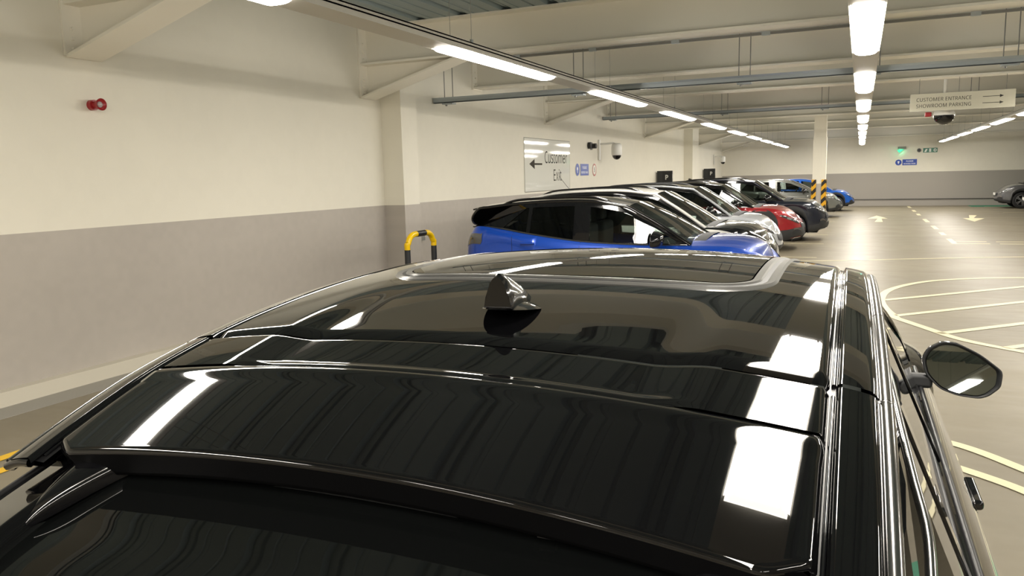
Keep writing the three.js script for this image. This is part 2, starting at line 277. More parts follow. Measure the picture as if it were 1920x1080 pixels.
const roundel = (ring, fill, glyph) => (c, w, h) => { c.fillStyle = '#d9d6cc'; c.fillRect(0, 0, w, h); c.fillStyle = ring; c.beginPath(); c.arc(w / 2, h / 2, w * 0.49, 0, 7); c.fill(); c.fillStyle = fill; c.beginPath(); c.arc(w / 2, h / 2, w * 0.39, 0, 7); c.fill(); glyph(c, w, h); };
function disc(name, r, tex, label, [x, y, z], turn) {
  const g = thing(name, label, 'sign', [x, y, z], turn);
  obj('board', cyl(r, 0.008, 0, 0, 0.004, 'z', r, 32), M.white, g); obj('printed_face', new THREE.CircleGeometry(r - 0.002, 32).translate(0, 0, 0.0095), std(1, 1, 1, 0.4, { map: tex }), g);
}
const blueGlyph = (c, w, h) => { c.fillStyle = '#eef0f4'; c.fillRect(w * 0.36, h * 0.3, w * 0.28, h * 0.22); c.fillRect(w * 0.44, h * 0.52, w * 0.12, h * 0.24); };
sign('parking_notice', 0.68, 0.31, print(512, 234, mandatory), 'blue notice plate beside the round speed limit sign', 'sign', [WX, 2.02, -20.02], RT);
disc('round_notice', 0.165, print(256, 256, roundel('#2b49a8', '#2b49a8', blueGlyph)), 'round blue notice next to the customer exit board', [WX, 2.02, -19.45], RT);
disc('speed_limit_sign', 0.175, print(256, 256, roundel('#b03a34', '#dedbd0', (c, w, h) => { c.fillStyle = '#2a2926'; c.font = 'bold 120px sans-serif'; c.textAlign = 'center'; c.fillText('5', w / 2, h * 0.66); })), 'white speed limit roundel with red ring and 5', [WX, 2.015, -20.88], RT);
sign('parking_notice', 0.64, 0.29, print(512, 234, mandatory), 'blue notice plate on the back wall under the exit light', 'sign', [2.16, 2.12, ZF + 0.002], 0);
disc('round_notice', 0.145, print(256, 256, roundel('#2b49a8', '#2b49a8', blueGlyph)), 'round blue notice on the back wall', [1.67, 2.12, ZF + 0.002], 0);
sign('emergency_exit_sign', 0.62, 0.22, print(384, 136, (c, w, h) => {
  c.fillStyle = '#0d6b52'; c.fillRect(0, 0, w, h); c.fillStyle = '#dfe6df'; c.fillRect(160, 18, 56, 100); c.beginPath(); c.arc(320, 68, 44, 0, 7); c.fill(); c.fillStyle = '#0d6b52'; c.fillRect(286, 58, 40, 20); c.beginPath(); c.moveTo(322, 36); c.lineTo(356, 68); c.lineTo(322, 100); c.fill();
  c.fillStyle = '#dfe6df'; c.beginPath(); c.moveTo(30, 118); c.lineTo(70, 30); c.lineTo(120, 30); c.lineTo(84, 118); c.fill();
}), 'green emergency exit sign with arrow on the back wall', 'sign', [3.03, 2.67, ZF + 0.002], 0);
{ const g = thing('exit_light', 'small wall light with a green lit wedge on the back wall', 'light', [1.78, 2.75, ZF + 0.002]);
  obj('housing', rbox(0.36, 0.13, 0.08, 0.02, 0.02, 0.07, 0.04), M.grey, g);
  const s = new THREE.Shape(); s.moveTo(-0.2, -0.02); s.lineTo(0.12, 0.0); s.lineTo(-0.1, -0.16); obj('lit_wedge', new THREE.ExtrudeGeometry(s, { depth: 0.02, bevelEnabled: false }).translate(0, 0, 0.03), new THREE.MeshStandardMaterial({ color: 0x062a18, emissive: new THREE.Color().setRGB(0.06, 0.75, 0.35), emissiveIntensity: 1 }), g);
  const p = new THREE.PointLight(new THREE.Color().setRGB(0.08, 1, 0.45), 0.12); p.position.set(-0.05, -0.06, 0.09); g.add(p); }
{ const g = thing('wall_speaker', 'small round dark fitting left of the exit sign', 'fitting', [2.55, 2.68, ZF + 0.002]); obj('ring', cyl(0.1, 0.04, 0, 0, 0.02, 'z', 0.09, 24), M.grey, g); obj('grille', cyl(0.07, 0.01, 0, 0, 0.045, 'z', 0.065, 24), M.black, g); }
{ // fire sounder
  const g = thing('fire_sounder', 'red round fire alarm sounder on the cream wall', 'alarm', [WX, 2.655, -5.32], RT);
  obj('base', cyl(0.05, 0.05, 0, 0, 0.025, 'z', 0.05, 28), M.red, g);
  const prof = [[0.034, 0.05], [0.036, 0.09], [0.05, 0.12], [0.058, 0.145], [0.052, 0.145], [0.042, 0.12], [0.0, 0.11]].map(([a, b]) => new THREE.Vector2(a, b));
  obj('horn', new THREE.LatheGeometry(prof, 28).rotateX(RT), M.red, g); obj('lens', new THREE.SphereGeometry(0.03, 18, 10).scale(1, 1, 0.6).translate(0, 0, 0.12), std(0.4, 0.36, 0.36, 0.2), g);
}
function cctv(y, z, label, k = 1) {
  const g = thing('dome_camera', label, 'camera', [WX, y, z], RT);
  obj('back_plate', rbox(0.1 * k, 0.5 * k, 0.05, 0.012, 0, -0.05, 0.025), M.white, g);
  obj('arm', tube([V(0, 0.1 * k, 0.03), V(0, 0.1 * k, 0.2 * k), V(0, 0.1 * k, 0.4 * k), V(0, 0.07 * k, 0.44 * k)], 0.022 * k, 20), M.white, g);
  obj('housing', new THREE.LatheGeometry([[0, 0.1], [0.08, 0.1], [0.12, 0.07], [0.13, 0], [0.13, -0.17], [0.11, -0.19]].map(([a, b]) => new THREE.Vector2(a * k, b * k)), 28).translate(0, 0, 0.46 * k), M.white, g);
  obj('dome', new THREE.SphereGeometry(0.108 * k, 24, 12, 0, Math.PI * 2, Math.PI / 2, Math.PI / 2).translate(0, -0.185 * k, 0.46 * k), M.blackGloss, g);
  return g;
}
cctv(2.62, -21.3, 'white dome camera on a wall arm beside the speed sign', 1.15); cctv(2.55, -40.2, 'white dome camera on a wall arm near the back corner');
{ const g = thing('bullet_fitting', 'small dark twin fitting on the wall beside the dome camera', 'fitting', [WX, 2.66, -20.6], RT);
  obj('foot', box(0.1, 0.2, 0.04, 0, 0, 0.02), M.grey, g); obj('drum', cyl(0.07, 0.14, -0.02, 0, 0.1, 'z', 0.07, 20), M.black, g); obj('drum', cyl(0.09, 0.08, -0.22, 0.01, 0.05, 'z', 0.09, 20), M.black, g); obj('link', box(0.2, 0.03, 0.03, -0.1, 0, 0.05), M.grey, g); }
const pTex = print(128, 160, (c, w, h) => { c.fillStyle = '#17191b'; c.fillRect(0, 0, w, h); c.fillStyle = '#cfd0cc'; c.font = 'bold 96px sans-serif'; c.textAlign = 'center'; c.fillText('P', w * 0.5, 108); });
for (const [y, z, label, k] of [[1.71, -28.1, 'black projecting P plate on the wall behind the white car', 1], [1.8, -37.3, 'black projecting P plate on the wall by the second pilaster', 0.95]]) {
  const g = thing('parking_plate', label, 'sign', [WX, y, z], 0, 'projecting wall plates');
  obj('bracket', box(0.05, 0.4 * k, 0.05, 0.025, 0, 0), M.grey, g); obj('plate', box(0.55 * k, 0.5 * k, 0.09, 0.05 + 0.275 * k, 0, 0), M.satin, g);
  obj('printed_face', new THREE.PlaneGeometry(0.09, 0.48 * k).rotateY(RT).translate(0.0525 + 0.55 * k, 0, 0), std(1, 1, 1, 0.5, { map: pTex }), g);
  obj('printed_face', new THREE.PlaneGeometry(0.3 * k, 0.4 * k).translate(0.3 + 0.1 * k, 0, 0.0475), std(1, 1, 1, 0.5, { map: pTex }), g);
}
tag(obj('wall_box', box(0.06, 0.11, 0.33, WX + 0.03, 0.895, -11.25), M.grey), 'small grey box on the wall behind the yellow hoop', 'box');
{ // hoop barrier
  const g = thing('hoop_barrier', 'yellow and black tubular hoop guard standing beside the pilaster', 'barrier', [-5.61, 0, -9.36]);
  const r = 0.041, hw = 0.36, top = 1.12, R = 0.2;
  const bend = (s) => tube([V(0, 0.92, s * hw), V(0, 1.0, s * hw), ...[0.25, 0.5, 0.75].map((t) => V(0, top - R + R * Math.sin(t * RT), s * (hw - R + R * Math.cos(t * RT)))), V(0, top, s * (hw - R)), V(0, top, s * 0.11)], r, 40, 16);
  for (const s of [-1, 1]) { obj('yellow_bend', bend(s), M.yellow, g); obj('leg', cyl(r, 0.92, 0, 0.46, s * hw, 'y', r, 16), M.satin, g); obj('foot_plate', box(0.16, 0.01, 0.16, 0, 0.005, s * hw), M.satin, g); }
  obj('black_band', cyl(r + 0.0008, 0.23, 0, top, 0, 'z', r + 0.0008, 16), M.black, g);
}
{ // hanging sign
  const g = thing('hanging_sign', 'long white hanging board reading Customer Entrance Showroom Parking', 'sign', [1.697, 3.103, -17.25]);
  obj('board', box(1.745, 0.328, 0.03), M.white, g);
  obj('printed_face', new THREE.PlaneGeometry(1.741, 0.324).translate(0, 0, 0.0175), std(1, 1, 1, 0.5, { map: print(1400, 262, (c, w, h) => {
    c.fillStyle = '#cdc9b6'; c.fillRect(0, 0, w, h); c.fillStyle = '#2a2722'; c.font = '74px sans-serif'; c.fillText('CUSTOMER ENTRANCE', 82, 116, 800); c.fillText('SHOWROOM PARKING', 82, 212, 770);
    for (const y of [88, 184]) { c.fillRect(978, y - 4, 230, 8); c.beginPath(); c.moveTo(1200, y - 22); c.lineTo(1252, y); c.lineTo(1200, y + 22); c.fill(); }
  }) }), g);
  for (const x of [-0.72, -0.05, 0.72]) obj('wire', cyl(0.004, FL - 3.103 - 0.164, x, 0.164 + (FL - 3.103 - 0.164) / 2, 0, 'y', 0.004, 5), M.rod, g);
}
{ const g = thing('ceiling_camera', 'smoked dome camera on a drop pipe behind the hanging sign', 'camera', [1.47, 2.86, -17.9]);
  obj('pipe', cyl(0.03, DECK - 2.9, 0, (DECK - 2.9) / 2 + 0.1, 0, 'y', 0.03, 14), M.white, g); obj('collar', cyl(0.21, 0.1, 0, 0.07, 0, 'y', 0.16, 28), M.white, g); obj('dome', new THREE.SphereGeometry(0.19, 28, 14, 0, Math.PI * 2, Math.PI / 2, Math.PI / 2).translate(0, 0.02, 0), M.blackGloss, g); obj('side_lamp', rbox(0.12, 0.09, 0.1, 0.02, -0.28, 0.05, 0), M.red, g); obj('bracket', box(0.12, 0.03, 0.03, -0.2, 0.09, 0), M.white, g); }

// ------------------------------------------------------------------ cars
// local frame of a car: x forward, y up, z to its right; origin on the floor under the middle
class Shell {
  constructor(s) {
    this.s = s; const hl = s.L / 2, hw = s.hw; this.plan = [];
    const rc = s.rc ?? 0.5, fc = s.fc ?? 0.75, ex = s.ex ?? 2.5;
    const N = 22;
    for (let i = 0; i <= N; i++) { const t = Math.PI / 2 * (1 - i / N); this.plan.push([-(hl - rc) - rc * Math.pow(Math.sin(t), 2 / ex), hw * Math.pow(Math.cos(t), 2 / (s.exR ?? 3.2))]); }
    for (let x = -(hl - rc) + 0.025; x < hl - fc - 0.01; x += 0.025) this.plan.push([x, hw]);
    for (let i = 0; i <= N; i++) { const t = Math.PI / 2 * i / N; this.plan.push([hl - fc + fc * Math.pow(Math.sin(t), 2 / ex), hw * Math.pow(Math.cos(t), 2 / ex)]); }
    this.plan = this.plan.map(([x, z]) => [x, Math.max(0, z) * (1 - 0.035 * (x / hl) ** 2)]);
    this.cum = [0]; for (let i = 1; i < this.plan.length; i++) this.cum.push(this.cum[i - 1] + Math.hypot(this.plan[i][0] - this.plan[i - 1][0], this.plan[i][1] - this.plan[i - 1][1]));
    this.total = this.cum[this.cum.length - 1];
    const pr = s.prof ?? [[0, .075, .12, .1], [.1, .03, .035, .03], [.32, .006, 0, 0], [.55, .012, .012, .012], [.72, .004, .03, .03], [.86, .014, .06, .05], [.94, .05, .1, .08], [1, .095, .15, .11]];
    this.pS = smooth(pr.map((p) => [p[0], p[1]])); this.pF = smooth(pr.map((p) => [p[0], p[2]])); this.pR = smooth(pr.map((p) => [p[0], p[3]]));
    this.top = smooth(s.belt); this.hl = hl; this.fc = fc; this.rc = rc;
    this.vs = [0, .03, .07, .12, .2, .32, .44, .55, .64, .72, .8, .86, .9, .94, .97, 1];
    this.edge = this.plan.map((_, i) => this.at(i, 1)).filter((p, i, a) => i === 0 || p[0] > a[i - 1][0] + 1e-4);
  }
  bot(x) { const s = this.s, [xr, xf] = s.axles, ra = s.ra ?? 0.385; let y = s.sill ?? 0.23; for (const xw of [xr, xf]) { const d = Math.abs(x - xw); if (d < ra) y = Math.max(y, s.rw + Math.sqrt(ra * ra - d * d)); } return y + 0.06 * sstep(this.hl - 0.5, this.hl, Math.abs(x)); }
  raw(x, z, v, off = 0) {
    const yb = this.bot(x), yt = this.top(x), fx = x > 0 ? sstep(this.hl - this.fc, this.hl, x) : sstep(this.hl - this.rc, this.hl, -x), iE = x > 0 ? this.pF(v) : this.pR(v), fz = z / this.s.hw;
    return [x - Math.sign(x) * iE * fx + Math.sign(x) * off * fx, yb + v * (yt - yb), Math.max(0, z - this.pS(v) * fz * (1 - 0.5 * fx)) + off * (fz > 0.02 ? (1 - fx * 0.6) : 0)];
  }
  at(i, v, off) { return this.raw(this.plan[i][0], this.plan[i][1], v, off); }
  pq(q) { const d = q * this.total; let i = 1; while (i < this.cum.length - 1 && this.cum[i] < d) i++; const t = clamp((d - this.cum[i - 1]) / (this.cum[i] - this.cum[i - 1] || 1)); return [lerp(this.plan[i - 1][0], this.plan[i][0], t), lerp(this.plan[i - 1][1], this.plan[i][1], t)]; }
  qx(x) { let i = 1; while (i < this.plan.length - 1 && this.plan[i][0] < x) i++; const t = clamp((x - this.plan[i - 1][0]) / (this.plan[i][0] - this.plan[i - 1][0] || 1)); return lerp(this.cum[i - 1], this.cum[i], t) / this.total; }
  half(x) { return interp(this.edge.map((p) => [p[0], p[2]]), x); }
  wall(side) { const n = this.plan.length - 1, m = this.vs.length - 1; return surf((a, b) => { const p = this.at(Math.round(a * n), this.vs[Math.round(b * m)]); return [p[0], p[1], side * p[2]]; }, n, m); }
  patch(q0, q1, lo, hi, side, off = 0.004, nu = 24, nv = 5) {
    const f = (h) => (typeof h === 'function' ? h : () => h), L = f(lo), U = f(hi);
    return surf((a, b) => { const q = lerp(q0, q1, a), [x, z] = this.pq(q), p = this.raw(x, z, lerp(L(a, x), U(a, x), b), off); return [p[0], p[1], side * p[2]]; }, nu, nv);
  }
  deck(x0, x1, crown, drop = 0) {                            // bonnet, or the ledge under the rear glass
    const rim = this.edge.filter((p) => p[0] >= x0 && p[0] <= x1);
    return surf((a, b) => { const p = rim[Math.round(a * (rim.length - 1))], w = b * 2 - 1, ww = Math.abs(w); return [p[0], p[1] + crown * Math.min(1, p[2] / 0.5) * (1 - Math.pow(ww, 2.4)) - drop, w * p[2]]; }, rim.length - 1, 18);
  }
}
const wheelParts = (() => {
  const tyre = (r, w) => new THREE.LatheGeometry([[r * .66, -w / 2], [r * .9, -w / 2], [r * .98, -w * .4], [r, -w * .25], [r, w * .25], [r * .98, w * .4], [r * .9, w / 2], [r * .66, w / 2]].map(([a, b]) => new THREE.Vector2(a, b)), 36).rotateX(RT);
  const rim = (r, w) => { const parts = [new THREE.LatheGeometry([[r * .67, -w / 2], [r * .67, w / 2], [r * .62, w / 2], [r * .6, w * .2], [r * .6, -w / 2]].map(([a, b]) => new THREE.Vector2(a, b)), 36).rotateX(RT), cyl(r * .13, 0.04, 0, 0, w * .36, 'z', r * .11, 20)];
    for (let k = 0; k < 5; k++) for (const d of [-0.16, 0.16]) parts.push(box(r * .54, 0.028, 0.03).translate(r * .36, 0, w * .36).rotateZ(k * Math.PI * 0.4 + d)); return merge(parts); };
  const cache = {};
  return (r, w) => (cache[r] ??= { tyre: tyre(r, w), rim: rim(r, w), hub: cyl(r * .6, 0.02, 0, 0, -w * 0.1, 'z', r * .6, 24) });
})();
function addWheels(g, s) {
  const P = wheelParts(s.rw, 0.22);
  for (const x of s.axles) for (const sd of [-1, 1]) {
    const w = new THREE.Group(); w.name = 'wheel'; w.position.set(x, s.rw, sd * (s.hw - 0.135)); if (sd < 0) w.rotation.y = Math.PI; g.add(w);
    obj('tyre', P.tyre, M.rubber, w); obj('rim', P.rim, M.alloy, w); obj('brake_disc', P.hub, M.under, w);
  }
}
function doorMirror(g, x, y, z, sd, body, k = 1) {
  const m = new THREE.Group(); m.name = 'door_mirror'; m.position.set(x, y, sd * z); g.add(m);
  const h = new THREE.SphereGeometry(1, 28, 18); { const p = h.attributes.position; for (let i = 0; i < p.count; i++) { let a = p.getX(i), b = p.getY(i), c = p.getZ(i); p.setXYZ(i, (a > 0 ? a * 0.11 : a * 0.035) * k, (Math.sign(b) * Math.pow(Math.abs(b), 0.8) * 0.082 - 0.018 * c * sd) * k, c * 0.125 * k); } h.computeVertexNormals(); }
  obj('housing', h, body, m); obj('mirror_glass', new THREE.SphereGeometry(1, 24, 12).scale(0.006 * k, 0.066 * k, 0.105 * k).translate(-0.034 * k, 0, 0), M.mirror, m);
  obj('arm', rbox(0.06 * k, 0.04 * k, 0.14 * k, 0.012, 0.02, -0.06 * k, -sd * 0.13 * k), M.satin, m); return m;
}
function seats(g, x0, y0, w = 0.36, rear = true) {
  const one = (x, z, ww) => { const t = new THREE.Group(); t.name = 'car_seat'; t.position.set(x, y0, z); g.add(t); obj('cushion', rbox(0.5, 0.16, ww, 0.05, 0.1, 0.08, 0), M.seat, t); obj('backrest', rbox(0.15, 0.62, ww, 0.05, -0.2, 0.42, 0).rotateZ(0), M.seat, t); obj('headrest', rbox(0.1, 0.18, 0.26, 0.04, -0.24, 0.84, 0), M.seat, t); };
  for (const z of [-w, w]) one(x0, z, 0.5); if (rear) for (const z of [-w, w]) one(x0 - 0.85, z, 0.56);
}
function makeCar(s) {
  const g = thing(s.name, s.label, 'car', s.pos, s.turn ?? 0, 'parked cars'), B = new Shell(s), hl = B.hl;
  const body = s.paint, A = s.ws[0], top = s.roofMat ?? body, pil = s.pillar ?? top;
  obj('body_side', B.wall(1), body, g); obj('body_side', B.wall(-1), body, g);
  obj('bonnet', B.deck(A[0] - 0.12, hl, s.crown ?? 0.055), s.bonnetMat ?? body, g);
  const D = s.rg[s.rg.length - 1]; obj('tail_ledge', B.deck(-hl, D[0] + 0.12, 0.01), s.tailMat ?? body, g);
  obj('underbody', merge([box(s.L - 0.5, 0.5, s.hw * 1.3, 0, 0.47, 0), box(s.axles[1] - s.axles[0] - 0.9, 0.2, s.hw * 1.85, (s.axles[0] + s.axles[1]) / 2, 0.35, 0)]), M.under, g);
  addWheels(g, s);
  // greenhouse
  const seg = (pts, n) => { const c = new THREE.CatmullRomCurve3(pts.map(([x, y]) => V(x, y, 0)), false, 'centripetal'); return c.getPoints(n).map((p) => [p.x, p.y]); };
  const ws = seg(s.ws, 10), roof = seg([s.ws[s.ws.length - 1], ...s.roof, s.rg[0]], 26), rg = seg(s.rg, 8), out = [...ws, ...roof.slice(1), ...rg.slice(1)];
  const yMax = Math.max(...out.map((p) => p[1])), asc = [...out].reverse().filter((p, i, a) => i === 0 || p[0] > a[i - 1][0] + 1e-4), yOut = (x) => interp(asc, x), xm = (s.ws[s.ws.length - 1][0] + s.rg[0][0]) / 2;
  const W = (x, y) => { const yb = B.top(x), t = clamp((y - yb) / (yMax - yb)); return lerp(B.half(x) - 0.006, s.wr * (1 - 0.035 * ((x - xm) / 1.1) ** 2), Math.pow(t, 1.1)) + 0.022 * Math.sin(Math.PI * t); };
  const cap = (pts, w0, w1, crown, nw = 14, off = 0) => surf((a, b) => {
    const i = Math.round(a * (pts.length - 1)), p = pts[i], e = pts[Math.max(0, i - 1)], f = pts[Math.min(pts.length - 1, i + 1)], tx = e[0] - f[0], ty = e[1] - f[1], l = Math.hypot(tx, ty) || 1, w = lerp(w0, w1, b), c = crown * (1 - w * w) + off;
    return [p[0] - ty / l * c, p[1] + tx / l * c, w * W(p[0], p[1])];
  }, pts.length - 1, nw);
  obj('roof', cap(roof, -1, 1, s.roofCrown ?? 0.04), top, g);
  obj('windscreen', cap(ws, -0.9, 0.9, 0.05), M.tint, g); obj('rear_window', cap(rg, -0.86, 0.86, 0.04), M.privacy, g);
  for (const sd of [-1, 1]) {
    obj('windscreen_pillar', cap(ws, sd * 0.89, sd, 0.05, 3), pil, g); obj('rear_pillar', cap(rg, sd * 0.85, sd, 0.04, 3), pil, g);
    const sh = new THREE.Shape(); out.forEach(([x, y], i) => (i ? sh.lineTo(x, y) : sh.moveTo(x, y))); for (let k = 0; k <= 20; k++) { const x = lerp(D[0], A[0], k / 20); sh.lineTo(x, Math.min(B.top(x) - 0.004, yOut(x) - 0.002)); }
    const panes = s.windows.map(([b0, t0, b1, t1, mat]) => {
      const P = [], m = s.frame ?? 0.075; for (let k = 0; k <= 10; k++) { const x = lerp(b0, b1, k / 10); P.push([x, B.top(x) + 0.022]); }
      for (let k = 0; k <= 14; k++) { const x = lerp(t1, t0, k / 14); P.push([x, Math.max(B.top(x) + 0.03, yOut(x) - m)]); } return [P, mat];
    });
    for (const [P] of panes) { const h = new THREE.Path(); P.forEach(([x, y], i) => (i ? h.lineTo(x, y) : h.moveTo(x, y))); sh.holes.push(h); }
    const mapZ = (geo, d0) => { const p = geo.attributes.position; for (let i = 0; i < p.count; i++) { const x = p.getX(i), y = p.getY(i); p.setZ(i, sd * (W(x, y) + d0 + p.getZ(i))); } geo.computeVertexNormals(); return geo; };
    obj('side_frame', mapZ(new THREE.ExtrudeGeometry(sh, { depth: 0.03, bevelEnabled: false }), -0.03), s.sideMat ?? M.blackGloss, g);
    for (const [P, mat] of panes) { const q = new THREE.Shape(); P.forEach(([x, y], i) => (i ? q.lineTo(x, y) : q.moveTo(x, y))); obj('side_window', mapZ(new THREE.ShapeGeometry(q), -0.008), mat ?? M.tint, g); }
    obj('cant_rail', tube(out.filter((_, i) => i % 2 === 0 || i === out.length - 1).map(([x, y]) => V(x, y - 0.008, sd * (W(x, y) - 0.006))), 0.022, 60, 8), s.cantMat ?? pil, g);
    obj('window_trim', tube([0, .1, .2, .35, .5, .65, .8, .9, 1].map((t) => { const x = lerp(D[0] + 0.15, A[0] - 0.05, t); return V(x, B.top(x) + 0.006, sd * (W(x, B.top(x)) + 0.004)); }), 0.007, 40, 6), s.beltTrim ?? M.satin, g);
    // lower trim, lamps, shut lines
    const hc = s.clad ?? 0.13; obj('lower_cladding', B.patch(0.02, 0.985, 0, (a, x) => hc / (B.top(x) - B.bot(x)), sd, 0.007, 150, 4), s.cladMat ?? M.cladding, g);
    const H = s.head ?? [0.835, 0.925, 0.74, 0.9]; const lamp = obj('headlamp', B.patch(H[0], H[1], (a) => lerp(H[3] - 0.04, H[2], Math.pow(a, 0.6)), (a) => H[3], sd, 0.006), M.lampDark, g);
    for (const [a0, a1] of [[0.3, 0.52], [0.58, 0.78], [0.84, 0.97]]) obj('lamp_unit', B.patch(lerp(H[0], H[1], a0), lerp(H[0], H[1], a1), lerp(H[3], H[2], 0.62), lerp(H[3], H[2], 0.22), sd, 0.012, 8, 3), M.lampGlass, lamp);
    if (s.bonnetMat) obj('wing_top', B.patch(B.qx(A[0] - 0.1), 0.97, (a) => lerp(0.93, 0.8, sstep(0, 0.5, a)), 1, sd, 0.003, 60, 6), s.bonnetMat, g);
    const T = s.tailq ?? [0.08, 0.2, 0.74, 0.9]; obj('tail_lamp', B.patch(T[0], T[1], T[2], (a) => lerp(T[3], T[3] - 0.03, a), sd, 0.006), s.tailLamp ?? M.tail, g);
    for (const x of s.doors) { const q = B.qx(x); obj('door_gap', B.patch(q - 0.0005, q + 0.0005, 0.12, 1, sd, 0.0015, 1, 12), M.black, g); }
    for (const x of s.handles ?? []) { const q = B.qx(x), [px, pz] = B.pq(q), p = B.raw(px, pz, 0.8, 0.015); obj('door_handle', rbox(0.2, 0.03, 0.035, 0.012, p[0], p[1], sd * p[2]), s.handleMat ?? body, g); }
    if (s.rails) { const [r0, r1, rm] = s.rails; obj('roof_rail', tube([0, .06, .14, .3, .5, .7, .86, .94, 1].map((t, k) => { const x = lerp(r0, r1, t), y = yOut(x), up = k === 0 || k === 8 ? 0.0 : k === 1 || k === 7 ? 0.028 : 0.045; return V(x, y + up - 0.003, sd * (W(x, y) - 0.045)); }), 0.017, 60, 8), rm, g); }
    doorMirror(g, A[0] - 0.42, B.top(A[0] - 0.4) + 0.085, B.half(A[0] - 0.4) + 0.15, sd, s.mirrorMat ?? M.blackGloss, 1.2);
    obj('fog_recess', B.patch(0.862, 0.925, 0.2, (a) => 0.2 + 0.27 * Math.sin(Math.PI * clamp(a * 0.8 + 0.15)), sd, 0.007), s.fogMat ?? M.satin, g);
    if (s.fogTrim) obj('fog_trim', B.patch(0.866, 0.92, (a) => 0.42 - 0.1 * (1 - Math.sin(Math.PI * clamp(a * 0.8 + 0.15))), (a) => 0.5 - 0.1 * (1 - Math.sin(Math.PI * clamp(a * 0.8 + 0.15))), sd, 0.012), M.trim, g);
    const G = s.grille ?? [0.93, 0.55, 0.86]; obj('grille', B.patch(G[0], 1, G[1], (a) => G[2], sd, 0.007), s.grilleMat ?? M.satin, g);
    obj('lower_intake', B.patch(0.93, 1, 0.1, 0.3, sd, 0.008), M.satin, g);
    if (s.lip) obj('bumper_lip', B.patch(0.88, 1, 0.015, 0.075, sd, 0.02), s.lip, g);
    if (s.chromeBar) obj('nose_bar', B.patch(s.chromeBar[0], 1, s.chromeBar[1], s.chromeBar[2], sd, 0.014), M.chrome, g);
  }
  obj('wiper_cowl', surf((a, b) => { const x = lerp(A[0] - 0.02, A[0] + 0.13, a), hz = (B.half(x) - 0.08) * (b * 2 - 1); return [x + 0.05 * (1 - (b * 2 - 1) ** 2), B.top(x) + 0.012 + (s.crown ?? 0.055) * (1 - Math.pow(Math.abs(b * 2 - 1), 2.4)), hz]; }, 3, 14), M.satin, g);
  obj('dashboard', rbox(0.5, 0.22, s.hw * 1.5, 0.06, A[0] - 0.42, B.top(A[0] - 0.4) - 0.12, 0), M.interior, g);
  obj('cabin_floor', box(Math.abs(A[0] - D[0]) - 0.3, 0.04, s.hw * 1.55, (A[0] + D[0]) / 2, 0.62, 0), M.interior, g);
  obj('steering_wheel', new THREE.TorusGeometry(0.18, 0.016, 8, 28).rotateY(RT).rotateZ(-0.4).translate(A[0] - 0.75, B.top(A[0] - 0.7) - 0.02, 0.36), M.interior, g);
  seats(g, A[0] - 1.25, 0.5);
  if (s.antenna === 'whip') { const x = s.rg[0][0] + (s.antX ?? 0.25), y = yOut(x) + 0.03; obj('whip_antenna', merge([cyl(0.018, 0.03, x, y, 0), tube([V(x, y, 0), V(x - 0.12, y + 0.14, 0), V(x - 0.22, y + 0.27, 0)], 0.004, 6, 5)]), M.satin, g); }
  if (s.antenna === 'fin') { const x = s.rg[0][0] + (s.antX ?? 0.3), y = yOut(x) + 0.035, f = new THREE.Shape(); f.moveTo(0.1, 0); f.lineTo(-0.07, 0); f.lineTo(-0.06, 0.06); f.lineTo(-0.03, 0.065); obj('shark_fin', new THREE.ExtrudeGeometry(f, { depth: 0.03, bevelEnabled: true, bevelSize: 0.008, bevelThickness: 0.008 }).translate(x, y - 0.005, -0.015), M.blackGloss, g); }
  if (s.spoiler) { const [x, y] = s.rg[0]; obj('roof_spoiler', surf((a, b) => { const w = (b * 2 - 1), l = lerp(0.08, -s.spoiler, a); return [x + l, y + (s.roofCrown ?? 0.04) * (1 - w * w) * (1 - 0.3 * a) + 0.004 - 0.02 * a * a, w * W(x, y) * (1 - 0.06 * a)]; }, 6, 16), top, g); obj('spoiler_edge', tube([-1, -.7, -.35, 0, .35, .7, 1].map((w) => V(x - s.spoiler, y - 0.02 + 0.7 * (s.roofCrown ?? 0.04) * (1 - w * w), w * W(x, y) * 0.94)), 0.011, 30, 8), top, g); }
  if (s.plate) obj('number_plate', box(0.02, 0.11, 0.5, hl - 0.005, s.plate, 0), M.white, g);
  return { g, B, W, yOut };
}
const navy = paint(0.006, 0.009, 0.02), blue = paint(0.0, 0.055, 0.42), whitePaint = paint(0.66, 0.65, 0.6, { metalness: 0 }), blackPaint = paint(0.005, 0.005, 0.006, { metalness: 0, roughness: 0.15, specularIntensity: 0.5 });
const silver = paint(0.46, 0.48, 0.51, { metalness: 0.2 }), redPaint = paint(0.34, 0.008, 0.014), greyPaint = paint(0.16, 0.165, 0.15), farBlue = paint(0.005, 0.1, 0.5), darkGrey = paint(0.11, 0.11, 0.115);
const std5 = (dx) => dx;
